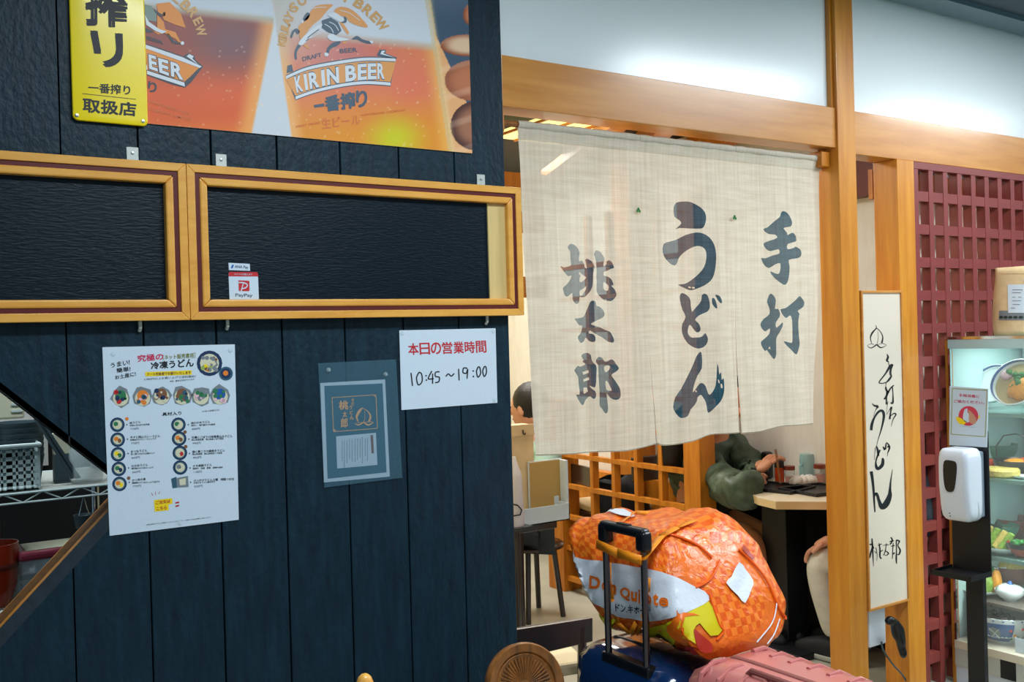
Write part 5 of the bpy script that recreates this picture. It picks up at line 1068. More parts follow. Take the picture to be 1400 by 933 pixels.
bt_ = {'a': (hb+V((0, 0, .05)), (.155, .12)), 'b': (hb+V((0, 0, .22)), (.15, .115)), 'c': (V((c.x, c.y, c.z-.28)), (.165, .115)), 'n': (V((c.x, c.y, c.z-.165)), .07), 'sl': (V((c.x, c.y+.16, c.z-.22)), .072), 'ml': (V((c.x-.06, c.y+.19, c.z-.34)), .06), 'sr': (V((c.x, c.y-.16, c.z-.22)), .072), 'mr': (V((c.x-.06, c.y-.19, c.z-.34)), .06)}
skin('shirt', bt_, chain('a', 'b', 'c', 'n')+chain('c', 'sl', 'ml')+chain('c', 'sr', 'mr'), 'mint', fp)
tt = {'hip': (hb, (.16, .125)), 'hl': (hb+V((-.1, .08, 0)), .09), 'kl': (kk, .07), 'al': (V((kk.x, kk.y, .12)), .05), 'hr': (hb+V((-.1, -.08, 0)), .09), 'kr': (kk+V((0, -.2, 0)), .07), 'ar': (V((kk.x, kk.y-.2, .12)), .05)}
skin('trousers', tt, chain('hip', 'hl', 'kl', 'al')+chain('hip', 'hr', 'kr', 'ar'), 'darkcloth', fp)
head(fp, V((c.x, c.y, c.z)), (-.4, 1, -.1))
for q in (0, -.2): MB().blob(V((kk.x-.05, kk.y+q, .045)), .13, .045, .042, seg=14).build('shoe', 'black', fp, smooth=2)
st_ = thing('stool', 'dark round stool under the far person in the mint top', 'stool', (c.x, c.y, 0)); MB().lathe([(0, .35), (.16, .35), (.165, .365), (.15, .375), (0, .375)], (c.x, c.y, 0), 28).build('seat', 'darkwood', st_, smooth=True)
for k in range(4): a = .785+k*1.571; MB().tube([V((c.x+.11*math.cos(a), c.y+.11*math.sin(a), .35)), V((c.x+.15*math.cos(a), c.y+.15*math.sin(a), 0))], .014, 8).build('leg', 'darkwood', st_, smooth=True)
# side table with paper bag, box, tray
SY = .95
zt = .62
sd = thing('side_table', 'small dark side table just inside the doorway at left', 'table', (2.3, 1.05, 0))
sx = P(775, 700, SY).x
MB().box(sx-.62, sx-.05, SY, SY+.35, zt-.03, zt).build('tabletop', 'darkwood', sd, bevel=.004)
for a in (sx-.58, sx-.22):
    for b_ in (SY+.04, SY+.31): MB().tube([(a, b_, zt-.03), (a+.01, b_, 0)], [.024, .015], 8).build('leg', 'darkwood', sd, smooth=True)
ct_ = thing('white_tray_box', 'shallow white cardboard tray on the side table', 'tray', (sx-.2, SY+.1, zt))
a = P(700, 700, SY-.02).x; zt2 = P(765, 690, SY-.02).z; mb = MB(); x0, x1, y0, y1 = a-.05, sx, SY-.02, SY+.20
zb = P(770, 712, SY-.02).z; zt_l = zb
sd_top = zb
for o in (sd,): pass
mb.box(x0, x1, y0, y0+.004, zb, zt2); mb.build('side', 'paper', ct_); MB().box(x0, x1, y1-.004, y1, zb, zt2).build('side', 'paper', ct_); MB().box(x1-.004, x1, y0, y1, zb, zt2).build('side', 'paper', ct_); MB().box(x0, x0+.004, y0, y1, zb, zt2).build('side', 'paper', ct_); MB().box(x0, x1, y0, y1, zb, zb+.004).build('bottom', 'paper', ct_)
for o in sd.children:
    if o.name.startswith('tabletop'): o.location.z += (zb-.0015-zt)
    else: o.scale.z *= zb/zt
cb = thing('open_carton', 'open brown cardboard box with white rim standing in the white tray', 'carton', (sx-.15, SY+.08, zb))
a, b_ = P(725, 660, SY+.06), P(769, 660, SY+.06); zt3 = P(745, 631, SY+.06).z
MB().box(a.x, b_.x-.012, SY+.06, SY+.064, zb+.005, zt3).build('inner_face', 'card', cb); MB().box(b_.x-.012, b_.x, SY+.02, SY+.068, zb+.005, zt3).build('flap', 'paper', cb); MB().box(a.x-.004, b_.x, SY+.064, SY+.070, zb+.005, zt3+.004).build('outer_face', 'paper', cb)
p = P(760, 683, SY+.02); MB().box(p.x-.01, p.x+.012, SY+.015, SY+.018, zb+.004, p.z+.014).build('price_tag', 'paper', cb)
pb = thing('kraft_bag', 'folded-top brown kraft paper bag beside the open carton', 'bag', (sx-.4, SY+.1, zb)); 
a, b_ = P(695, 640, SY+.10), P(727, 640, SY+.10); zt4 = P(712, 581, SY+.10).z; z5 = P(712, 594, SY+.1).z
mb = MB(); mb.prism([(a.x-.1, SY+.075, zb+.005), (b_.x-.006, SY+.075, zb+.005), (b_.x, SY+.08, z5), (b_.x-.004, SY+.098, zt4), (a.x-.1, SY+.098, zt4), (a.x-.1, SY+.08, z5)][:6], (0, .06, 0)); mb.build('body', 'kraft', pb, bevel=.003)
MB().box(a.x-.08, b_.x+.001, SY+.074, SY+.079, z5-.004, zt4+.002).build('folded_top', 'kraft', pb)
p = P(716, 592, SY+.07); mb = MB(); mb.tube([p+V((-.004, -.002, .012)), p+V((-.004, -.002, -.004)), p+V((.004, -.002, -.008)), p+V((.006, -.002, 0))], .003, 6); mb.build('clip', 'black', pb)
fb = thing('frosted_bottle', 'translucent white pump bottle at the charred wall corner', 'bottle', (sx-.45, SY, zb)); c = P(704, 690, SY-.05)
z6 = P(706, 647, SY-.05).z; z7 = P(702, 632, SY-.05).z; z8 = P(704, 719, SY-.05).z
MB().lathe([(0, z8), (.034, z8), (.036, z8+.01), (.030, z6-.01), (.028, z6), (.012, z7), (.008, z7+.02), (0, z7+.02)], (c.x, c.y, 0), 28).build('body', 'plasticbag', fb, smooth=True); mb = MB(); cc = P(708, 697, SY-.09); mb.tube([cc+V((-.03, 0, .025)), cc+V((0, 0, .016)), cc+V((.018, 0, -.004)), cc+V((.01, 0, -.022)), cc+V((-.03, 0, -.022))], .0028, 8); mb.build('cord', 'black', fb, smooth=True)
MB().box(c.x-.05, c.x+.05, c.y-.05, c.y+.05, z8-.012, z8-.0005).build('coaster', 'darkwood', fb)
mb = MB(); mb.tube([(c.x, c.y, z8-.012), (c.x, c.y, .012)], .012, 10); mb.build('stem', 'darkwood', fb, smooth=True); MB().lathe([(0, 0), (.09, 0), (.09, .01), (.02, .016), (0, .016)], (c.x, c.y, 0), 24).build('foot', 'darkwood', fb, smooth=True)
chair((2.78, 2.62, 0), 1.2, 'dark wooden chair beyond the side table, far left of the doorway', 'dark wooden dining chairs', .80)

# ================================================================== CHAIRS in front and in the doorway
dc = thing('doorway_chair', 'dark wooden chair with beige seat in the doorway left of the blue suitcase', 'chair', (1.82, .35, 0))
A_, B_ = P(706, 861, .13), P(811, 845, .05); A2_, B2_ = P(706, 903, .13), P(811, 878, .05); A_ = A_+(A_-B_)*.45; A2_ = A2_+(A2_-B2_)*.45
d_ = V((0, .022, 0)); MB().prism([A_, B_, B2_, A2_], d_).build('backrest', 'darkwood', dc, bevel=.004)
xd = (B_-A_).normalized(); yd = V((-xd.y, xd.x, 0)).normalized()
for a in (A_+xd*.03, B_-xd*.03): mb = MB(); mb.tube([V((a.x, a.y+.011, min(A_.z, B_.z)-.01)), V((a.x+yd.x*-.02, a.y+.0+yd.y*.02, 0))], [.014, .018], 8); mb.build('leg', 'darkwood', dc, smooth=True)
mid = (A_+B_)/2; T = Matrix((xd, yd, V((0, 0, 1)))).transposed().to_4x4(); T.translation = V((mid.x, mid.y, 0)); wd = (B_-A_).length/2
MB().box(-wd+.01, wd-.01, .03, .38, .37, .41, T).build('seat', 'seatbeige', dc, bevel=.012)
for a in (-wd+.04, wd-.04): mb = MB(); mb.tube([T @ V((a, .35, .37)), T @ V((a, .36, 0))], [.018, .013], 8); mb.build('leg', 'darkwood', dc, smooth=True)
# round wooden chair back, front centre
dep = 1.75; c = CAM+ray(718, 938)*dep; n_ = (CAM-c); n_.z = 0; n_.normalize(); n_ = (Matrix.Rotation(.42, 3, 'Z') @ n_+V((0, 0, .35))).normalized()
rr = 56/FPX*dep*1.02; up_ = V((0, 0, 1)); s_ = up_.cross(n_).normalized(); u_ = n_.cross(s_).normalized(); Mx = Matrix((s_, u_, n_)).transposed()
rc = thing('round_back_chair', 'turned brown wooden chair with round dished back, bottom centre', 'chair', (c.x, c.y, 0))
mb = MB(); mb.lathe([(0, .000), (rr*.62, .001), (rr*.72, .006), (rr*.75, .004), (rr*.78, .008), (rr*.95, .012), (rr, .006), (rr*1.0, -.008), (rr*.9, -.018), (0, -.018)], c, 56, Mx); mb.build('round_back', 'discwood', rc, smooth=True)
mb = MB()
for k in range(44):
    a = 2*math.pi*k/44; p0 = c+Mx @ V((math.cos(a)*rr*.16, math.sin(a)*rr*.16, .0015)); p1 = c+Mx @ V((math.cos(a)*rr*.66, math.sin(a)*rr*.66, .004)); mb.tube([p0, p1], [.0005, .0012], 5)
mb.build('carved_rays', 'discwood', rc)
sc_ = V((c.x, c.y, 0))-V((n_.x, n_.y, 0)).normalized()*(-.18)
for a in (-.03, .03): mb = MB(); mb.tube([c+s_*a-n_*.012, V((c.x, c.y, .44))+s_*a*2.5+V((n_.x, n_.y, 0))*.02], .012, 8); mb.build('back_post', 'discwood', rc, smooth=True)
mb = MB(); mb.lathe([(0, .43), (.17, .43), (.18, .445), (.17, .46), (0, .455)], (sc_.x, sc_.y, 0), 36); mb.build('seat', 'discwood', rc, smooth=True)
for k in range(4): a = math.pi/4+k*math.pi/2; mb = MB(); mb.tube([V((sc_.x+.12*math.cos(a), sc_.y+.12*math.sin(a), .43)), V((sc_.x+.17*math.cos(a), sc_.y+.17*math.sin(a), 0))], [.018, .013], 8); mb.build('leg', 'discwood', rc, smooth=True)
# second chair: only the tip of its rounded post shows
dep = 1.6; c = CAM+ray(499, 942)*dep; r2 = 12.5/FPX*dep
kc = thing('post_back_chair', 'pale wooden chair showing only its rounded post tip at the bottom edge', 'chair', (c.x, c.y, 0)); R3 = V((FWD.x, FWD.y, 0)).normalized(); 
for q in (0, -.34):
    c1 = c+R3*q; mb = MB(); mb.lathe([(r2*1.05, -(c.z)), (r2*1.05, 0), (r2*.95, .010), (r2*.7, .019), (r2*.35, .0235), (0, .025)], c1, 20); mb.build('back_post', 'framewood', kc, smooth=True)
for z in (.66, .56): mb = MB(); mb.tube([V((c.x, c.y, z)), V((c.x, c.y, z))+R3*-.34], .011, 8); mb.build('rail', 'framewood', kc, smooth=True)
yd = V((-R3.y, R3.x, 0))*-1; T = Matrix((R3, -yd, V((0, 0, 1)))).transposed().to_4x4(); T.translation = V((c.x, c.y, 0))+R3*-.17+yd*.17
MB().box(-.18, .18, -.17, .17, .42, .45, T).build('seat', 'framewood', kc, bevel=.01)
for a in (-.16, .16): mb = MB(); mb.tube([T @ V((a, -.15, .42)), T @ V((a, -.15, 0))], .014, 8); mb.build('leg', 'framewood', kc, smooth=True)

# ================================================================== LUGGAGE
HX = 1.535; Lp, Rp = PX(828, 730, HX), PX(880, 745, HX); ht = PX(850, 722, HX).z
bs = thing('blue_suitcase', 'glossy blue hard-shell suitcase with its black trolley handle pulled up', 'suitcase', (1.64, -.44, 0))
bx0_, bx1_, by0, by1, bz1_ = 1.515, 1.735, -.665, -.275, .640
vs, fs = rbox((bx0_+bx1_)/2, (by0+by1)/2, (bz1_+.05)/2, (bx1_-bx0_)/2, (by1-by0)/2, (bz1_-.05)/2, 10, .30)
# vertical grooves pressed into the shell
for v in vs:
    if abs(v.x-(bx0_+bx1_)/2) > .085 and .10 < v.z < bz1_-.06: v.x += (.004 if math.sin((v.y-by0)*70) > 0 else 0)*(-1 if v.x > 1.6 else 1)
mb = MB(); mb.add(vs, fs); sh0 = mb.build('shell', 'bluecase', bs, smooth=2)
mb = MB(); vs, fs = rbox((bx0_+bx1_)/2, (by0+by1)/2, (bz1_+.05)/2, .008, (by1-by0)/2+.003, (bz1_-.05)/2+.003, 8, .3); mb.add(vs, fs); mb.build('zip_seam', 'rubber', bs, smooth=2)
MB().box(HX-.011, HX+.022, Rp.y-.018, Lp.y+.018, bz1_-.030, bz1_-.004).build('handle_socket', 'black', bs, bevel=.006)
for q in (Lp, Rp): 
    mb = MB(); mb.tube([V((HX, q.y, bz1_-.05)), V((HX, q.y, ht-.02))], .0085, 12); mb.build('handle_tube', 'darksteel', bs, smooth=True)
    mb = MB(); mb.box(HX-.015, HX+.015, q.y-.017, q.y+.017, ht-.045, ht+.004); mb.build('handle_corner', 'black', bs, bevel=.009, bseg=3)
mb = MB(); mb.box(HX-.014, HX+.014, Rp.y-.012, Lp.y+.012, ht-.014, ht+.010); mb.build('handle_grip', 'black', bs, bevel=.009, bseg=3)
MB().box(HX-.006, HX+.006, (Lp.y+Rp.y)/2-.022, (Lp.y+Rp.y)/2+.022, ht+.009, ht+.0125).build('handle_button', 'blackmetal', bs, bevel=.001)
def wheels(parent, x0, x1, y0, y1):
    for x in (x0, x1):
        for y in (y0, y1): MB().lathe([(0, -.011), (.024, -.011), (.026, 0), (.024, .011), (0, .011)], (x, y, .026), 20, Matrix.Rotation(math.pi/2, 3, 'Y')).build('wheel', 'black', parent, smooth=True); MB().box(x-.014, x+.014, y-.014, y+.014, .035, .065).build('wheel_fork', 'black', parent)
wheels(bs, bx0_+.035, bx1_-.035, by0+.05, by1-.05)
ps = thing('rose_suitcase', 'rose pink hard-shell suitcase with raised ribs at the bottom edge', 'suitcase', (1.66, -.88, 0))
px0, px1, py0, py1, pz1_ = 1.515, 1.775, -1.12, -.675, .688
vs, fs = rbox((px0+px1)/2, (py0+py1)/2, (pz1_+.05)/2, (px1-px0)/2, (py1-py0)/2, (pz1_-.05)/2, 10, .26); mb = MB(); mb.add(vs, fs); psh = mb.build('shell', 'pinkcase', ps, smooth=2)
mb = MB(); vs, fs = rbox(px0+.115, (py0+py1)/2, (pz1_+.05)/2, .012, (py1-py0)/2+.003, (pz1_-.05)/2+.003, 8, .26); mb.add(vs, fs); mb.build('zip_seam', 'pinkzip', ps, smooth=2)
for k in range(7):
    y = py0+.06+k*.052
    for side, xs in ((1, px1), (-1, px0)):
        mb = MB(); mb.tube([V((xs-side*.085, y, pz1_-.002)), V((xs-side*.05, y, pz1_-.001)), V((xs-side*.014, y, pz1_-.018)), V((xs-side*-.001, y, pz1_-.06)), V((xs+side*.001, y, .12))], .0065, 8); mb.build('raised_rib', 'pinkcase', ps, smooth=True)
mb = MB(); mb.tube([V((px0+.05, -.98, pz1_)), V((px0+.05, -.97, pz1_+.010)), V((px0+.05, -.86, pz1_+.010)), V((px0+.05, -.85, pz1_))], .007, 8); mb.build('carry_handle', 'pinkzip', ps, smooth=True)
wheels(ps, px0+.04, px1-.04, py0+.05, py1-.05)
# ---------------------------------------------------------------- big orange shopping bag on the blue suitcase
bg = thing('shopping_bag', 'bulging orange checked shopping bag with white band, strapped onto the suitcase handle', 'bag', (1.72, -.42, .66))
gx0, gx1 = 1.552, 1.90
top_px = [(776, 752), (783, 738), (792, 722), (812, 697), (835, 697), (860, 703), (885, 704), (905, 707), (930, 706), (955, 711), (985, 711), (1008, 720), (1020, 735)]
ys0, ys1 = -.200, -.575; n = 34; rings = []
M['bagbody'] = mat('bag_checker', (238, 104, 10), .28, spec=.5)
nt = M['bagbody'].node_tree; tc_ = nt.nodes.new('ShaderNodeTexCoord'); nn_ = nt.nodes.new('ShaderNodeTexNoise'); nn_.inputs['Scale'].default_value = 38; nn_.inputs['Detail'].default_value = 5; nn_.inputs['Distortion'].default_value = .8
nt.links.new(tc_.outputs['Object'], nn_.inputs['Vector']); bb_ = nt.nodes.new('ShaderNodeBump'); bb_.inputs['Strength'].default_value = .6; bb_.inputs['Distance'].default_value = .008; nt.links.new(nn_.outputs['Fac'], bb_.inputs['Height']); nt.links.new(bb_.outputs[0], nt.nodes['Principled BSDF'].inputs['Normal'])
uvn = nt.nodes.new('ShaderNodeUVMap'); ck = nt.nodes.new('ShaderNodeTexChecker'); ck.inputs['Scale'].default_value = 1
ck.inputs['Color1'].default_value = rgb(247, 128, 34); ck.inputs['Color2'].default_value = rgb(231, 92, 14); mp = nt.nodes.new('ShaderNodeMapping'); mp.inputs['Scale'].default_value = (58, 58, 1)
nt.links.new(uvn.outputs[0], mp.inputs[0]); nt.links.new(mp.outputs[0], ck.inputs['Vector']); nt.links.new(ck.outputs['Color'], nt.nodes['Principled BSDF'].inputs['Base Color'])
def lerp_top(px):
    for (a, b_), (c_, d) in zip(top_px, top_px[1:]):
        if a <= px <= c_: return b_+(d-b_)*(px-a)/(c_-a)
    return top_px[0][1] if px < top_px[0][0] else top_px[-1][1]
vs = []; fs = []; uv = []; m = 64
for i in range(n+1):
    t = i/n; y = ys0+(ys1-ys0)*t; xm = (gx0+gx1)/2
    e = min(1, math.sin(math.pi*min(max(t, .0), 1))**.0 if 0 else 1)
    # half width and height profile
    endf = (1-(abs(t-.5)*2)**6*.55); hw = (gx1-gx0)/2*(1-(max(0, .35-t)/.35)**2*.45)*(1-(max(0, t-.93)/.07)**2*.10)
    a, b_ = PR((xm, y, .9)); zt_ = PX(a, lerp_top(a), xm).z
    zb_2 = .655 if t > .12 else .655+(.12-t)/.12*.06
    if t > .80: zt_ -= (t-.80)/.20*.055
    if t < .06: zt_ -= .02
    if t > .97: zt_ -= .01
    zcn = (zt_+zb_2)/2; hh_ = (zt_-zb_2)/2
    for k in range(m):
        an_ = 2*math.pi*k/m; ca, sa = math.cos(an_), math.sin(an_); pw = .62
        x = xm-(gx1-gx0)/2+hw*1.0+hw*math.copysign(abs(ca)**pw, ca) if 1 else 0; z = zcn+hh_*math.copysign(abs(sa)**(.72), sa)
        x = gx0+hw+hw*math.copysign(abs(ca)**pw, ca)+(zb_2-z)*-.12+.0
        p = V((x, y-(zt_-z)*.52, z)); w1 = noise.noise(p*7)*.020+noise.noise(p*17+V((3, 1, 2)))*.012-abs(noise.noise(p*24))*.009
        p += V((ca, 0, sa))*w1; vs.append(p); uv.append((y, (k/m)*1.1))
for i in range(n):
    for k in range(m): fs.append((i*m+k, i*m+(k+1) % m, (i+1)*m+(k+1) % m, (i+1)*m+k))
# gathered ends
def cap(base, y_, sgn):
    idx = base; ring = [vs[base+k] for k in range(m)]; c_ = sum(ring, V())/m; prev = base
    for q in (.66, .33):
        st0 = len(vs)
        for k in range(m): p = c_+(ring[k]-c_)*q+V((0, sgn*(.012 if q > .5 else .020), 0)); p += V((0, sgn, 0))*noise.noise(p*20)*.010; vs.append(p); uv.append((p.x*1.0, p.z*1.0))
        for k in range(m): f = (prev+k, prev+(k+1) % m, st0+(k+1) % m, st0+k); fs.append(f)
        prev = st0
    vs.append(c_+V((0, sgn*.022, 0))); uv.append((c_.x, c_.z)); e0 = len(vs)-1
    for k in range(m): fs.append((prev+k, prev+(k+1) % m, e0))
cap(0, ys0, 1); cap(n*m, ys1, -1)
mb = MB(); mb.add(vs, fs); bo = mb.build('fabric_body', 'bagbody', bg, smooth=2)
ul = bo.data.uv_layers.new(name='UVMap')
for p in bo.data.polygons:
    us_ = [uv[v] for v in p.vertices]; 
    for li, (a, b_) in zip(p.loop_indices, us_):
        if max(q[1] for q in us_)-min(q[1] for q in us_) > .5 and b_ < .3: b_ += 1.1
        ul.data[li].uv = (a, b_)
bvh = BVHTree.FromPolygons(vs, [tuple(f) for f in fs])
def onbag(off):
    def f(px, py):
        d = ray(px, py).normalized(); h = bvh.ray_cast(CAM, d)
        if h[0] is None:
            for r_ in (2, 4, 8, 14, 22):
                for a in range(8):
                    d2 = ray(px+r_*math.cos(a*.785), py+r_*math.sin(a*.785)).normalized(); h = bvh.ray_cast(CAM, d2)
                    if h[0] is not None: return h[0]+h[1]*off*(1 if h[1].dot(d2) < 0 else -1)
            h = bvh.find_nearest(CAM+d*2.5); return h[0]
        nn = h[1] if h[1].dot(d) < 0 else -h[1]
        return h[0]+nn*off
    return f
def patch(name, pts, m_, off, step=7, holes=()):
    pts = crom(pts, True, 2); verts = [Vector(p) for p in pts]; k = len(verts); ed = [(i, (i+1) % k) for i in range(k)]
    x = min(p[0] for p in pts)
    while x < max(p[0] for p in pts):
        y = min(p[1] for p in pts)
        while y < max(p[1] for p in pts):
            if pip(x, y, pts): verts.append(Vector((x, y)))
            y += step
        x += step
    vo, eo, fo, *_ = delaunay_2d_cdt(verts, ed, [], 0, 1e-5); f_ = onbag(off+.0018); P3 = [f_(v.x, v.y) for v in vo]
    mb = MB(); mb.v = P3; mb.f = [tuple(f) for f in fo if pip(sum(vo[i].x for i in f)/3, sum(vo[i].y for i in f)/3, pts)]; mb.mi = [0]*len(mb.f)
    return mb.build(name, m_, bg, smooth=2)
bz = lambda L: zc(750, 670, 3.5, L)
patch('white_band', bz([(72, 295), (130, 322), (200, 335), (300, 350), (420, 368), (540, 395), (620, 425), (690, 462), (745, 490), (765, 530), (700, 570), (600, 610), (480, 628), (400, 612), (330, 602), (260, 560), (180, 520), (130, 470), (95, 400)]), 'bagwhite', .0025)
patch('white_flap', bz([(240, 82), (300, 78), (410, 125), (400, 138), (340, 130), (290, 110)]), 'bagwhite', .004)
patch('green_print', bz([(480, 660), (560, 640), (640, 600), (700, 570), (762, 535), (830, 670), (770, 700), (720, 640), (690, 680), (700, 740), (640, 700), (600, 740), (650, 790), (560, 760), (500, 730)]), 'baggreen', .0022)
patch('green_print', bz([(195, 590), (260, 640), (300, 660), (340, 720), (260, 730), (220, 660)]), 'baggreen', .0022)
patch('orange_swirl', bz([(575, 650), (640, 590), (720, 605), (650, 610), (640, 680), (670, 730), (620, 720), (585, 690)]), 'bagorange', .0032)
patch('red_leaf', bz([(690, 668), (730, 700), (775, 740), (775, 780), (720, 775), (700, 730)]), 'bagred', .0036); patch('red_leaf', bz([(590, 745), (660, 745), (710, 765), (700, 790), (640, 780)]), 'bagred', .0036)
patch('red_leaf', bz([(930, 270), (980, 330), (960, 330), (925, 290)]), 'bagred', .003)
patch('label_patch', bz([(905, 350), (940, 390), (975, 440), (965, 480), (935, 545), (900, 510), (845, 450), (870, 420)]), 'bagwhite', .003)
def btxt(t, q, m_, bold, off=.0062, name='lettering'):
    uv_, fs_ = glyphs(t, bold); f_ = onbag(off); mb = MB(); mb.add([f_(*bil(q, u, v)) for u, v in uv_], fs_); mb.build(name, m_, bg)
bq_ = lambda L: zc(750, 670, 3.5, L)
for ch, q in (('D', [(205, 412), (255, 420), (252, 480), (203, 472)]), ('o', [(262, 438), (298, 443), (296, 490), (260, 484)]), ('n', [(303, 450), (333, 455), (331, 502), (301, 498)]), ('Q', [(352, 462), (398, 470), (398, 532), (350, 520)]), ('u', [(402, 485), (432, 490), (430, 532), (401, 527)]), ('i', [(438, 475), (447, 477), (446, 540), (437, 538)]), ('j', [(452, 478), (466, 482), (464, 560), (450, 556)]), ('o', [(470, 500), (503, 507), (501, 552), (468, 547)]), ('t', [(508, 495), (533, 500), (531, 558), (507, 553)]), ('e', [(536, 515), (580, 522), (578, 563), (535, 559)])):
    btxt(ch, bq_(q), 'bagorange', .03)
btxt('ドン.キホーテ', bq_([(328, 540), (500, 560), (498, 596), (326, 576)]), 'ink', .02)
btxt('KOHOLSEN', bq_([(1005, 725), (1080, 560), (1095, 575), (1025, 740)]), 'bagwhite', .01) if False else None
# piping, straps
def bagline(pts, r_, m_, name, off=.004, closed=False):
    f_ = onbag(off); P3 = [f_(a, b_) for a, b_ in crom(pts, closed, 4)]; mb = MB(); mb.tube(P3, r_, 6, closed=closed); mb.build(name, m_, bg, smooth=True)
bagline(bz([(765, 500), (790, 580), (815, 650), (835, 680), (800, 720)]), .0028, 'bagpiping', 'piping')
bagline(bz([(905, 290), (980, 360), (1040, 440), (1090, 550), (1110, 590), (1140, 620)]), .0032, 'bagpiping', 'piping')
bagline(bz([(560, 215), (640, 235), (720, 275), (780, 330)]), .0032, 'bagpiping', 'piping')
bagline(bz([(700, 470), (760, 440), (800, 380), (815, 340)]), .003, 'bagpiping', 'piping')
bagline(bz([(990, 730), (1050, 660), (1075, 610), (1085, 545)]), .0016, 'bagwhite', 'stitching'); bagline(bz([(1040, 740), (1075, 690), (1100, 620)]), .0016, 'bagwhite', 'stitching')
bagline(bz([(480, 700), (540, 755), (600, 775), (590, 765), (520, 765)]), .0012, 'ink', 'line_print')
def strapmesh(name, pts, w, m_='strap', th=.0012):
    mb = MB(); 
    for (p, n1), (q, n2) in zip(pts, pts[1:]):
        d = (V(q)-V(p)).normalized(); a = d.cross(V(n1)).normalized()*w/2; b_ = d.cross(V(n2)).normalized()*w/2; t1 = V(n1).normalized()*th; t2 = V(n2).normalized()*th
        vs_ = [V(p)-a, V(p)+a, V(q)+b_, V(q)-b_]; mb.add(vs_+[vs_[0]+t1, vs_[1]+t1, vs_[2]+t2, vs_[3]+t2], [(0, 1, 2, 3), (4, 5, 6, 7), (0, 1, 5, 4), (2, 3, 7, 6), (1, 2, 6, 5), (0, 3, 7, 4)])
    mb.build(name, m_, bg, smooth=2)
ob = onbag(.006)
hz = ht-.052
strapmesh('handle_strap', [((HX-.018, Lp.y+.014, hz+.004), (-1, .3, 0)), ((HX-.022, (Lp.y+Rp.y)/2, hz-.004), (-1, 0, 0)), ((HX-.018, Rp.y-.012, hz-.008), (-1, -.3, 0)), (tuple(ob(905, 735)), (-.5, 0, .8)), (tuple(ob(925, 724)), (-.4, 0, .9)), (tuple(ob(948, 714)), (0, 0, 1))], .023)
strapmesh('handle_strap', [(tuple(ob(887, 705)), (-.5, 0, .8)), (tuple(ob(868, 704)), (-.5, 0, .8)), ((HX+.02, Lp.y+.01, hz+.03), (0, .5, .8)), ((HX-.012, Lp.y+.016, hz+.004), (-1, .3, 0))], .014)
strapmesh('front_strap', [(tuple(ob(836, 770)), (-1, -.3, 0)), (tuple(ob(839, 820)), (-1, -.3, 0)), (tuple(ob(846, 850)), (-1, -.3, 0)), (tuple(ob(862, 872)), (-1, -.3, 0)), (tuple(ob(872, 850)), (-1, -.3, 0))], .013)
strapmesh('front_strap', [(tuple(ob(888, 790)), (-1, -.3, 0)), (tuple(ob(888, 808)), (-1, -.3, 0)), (tuple(ob(884, 840)), (-1, -.3, 0)), (tuple(ob(870, 872)), (-1, -.3, 0)), (tuple(ob(862, 874)), (-1, -.3, 0))], .015)
# ================================================================== POWER BOX, CABLE AND BAG BELOW THE LIT SIGN
t = thing('power_adapter', 'white power adapter box hanging under the lit sign', 'adapter', (3.18, .05, .2)); a, b_ = P(1188, 842, .03), P(1212, 880, .03)
MB().box(a.x, b_.x, .03, .07, b_.z, bz0-.002).build('housing', 'whitepl', t, bevel=.006)
mb = MB(); p = [(1205, 878), (1208, 890), (1220, 908), (1235, 925), (1245, 945)]; mb.tube(crom([tuple(P(x, y, .02)) for x, y in p], False, 5), .0035, 8); mb.build('cable', 'greylid', t, smooth=True)
o = skin('black_pouch', {0: (P(1222, 846, -.02), .018), 1: (P(1226, 860, -.02), .028), 2: (P(1232, 880, -.02), .020), 3: (P(1236, 900, -.02), .008), 4: (P(1212, 852, -.02), .012)}, [(0, 1), (1, 2), (2, 3), (0, 4)], 'black', None)
for v in o.data.vertices: v.co += v.normal*noise.noise(v.co*28)*.007
setp(o, 'crumpled black plastic pouch hanging at the lower right of the lit sign', 'pouch')
# ================================================================== SANITISER STAND
sc = 1.075
def SP(px, py, x=None, y=None): return PX(px, py, x) if x is not None else P(px, py, y)
Xs = 3.29
pn, pf = PX(1351, 620, Xs), PX(1299, 620, Xs)
ss = thing('sanitizer_stand', 'black floor stand with drip tray, white dispenser and small sign', 'stand', (Xs, pn.y, 0))
y0, y1 = pn.y, pf.y; ztop = PX(1325, 600, Xs).z; ztr = PX(1351, 785, Xs).z
MB().box(Xs, Xs+.006, y0, y1, ztr, ztop+.03).build('back_plate', 'blackmetal', ss, bevel=.001)
c1 = PZ(1324, 793, ztr); MB().box(c1.x, Xs+.006, y0, y1+.005, ztr-.008, ztr).build('drip_tray', 'blackmetal', ss)
mb = MB(); mb.box(c1.x, c1.x+.003, y0, y1+.005, ztr, ztr+.010); mb.box(c1.x, Xs, y0, y0+.003, ztr, ztr+.010); mb.box(c1.x, Xs, y1+.002, y1+.005, ztr, ztr+.010); mb.build('tray_lip', 'blackmetal', ss)
pa, pb_ = PX(1322, 850, Xs-.01), PX(1345, 850, Xs-.01); MB().box(Xs-.012, Xs+.012, pb_.y, pa.y, .012, ztr-.008).build('pole', 'blackmetal', ss, bevel=.002)
MB().box(Xs-.15, Xs+.15, y0-.06, y1+.08, 0, .012).build('foot_plate', 'blackmetal', ss, bevel=.003)
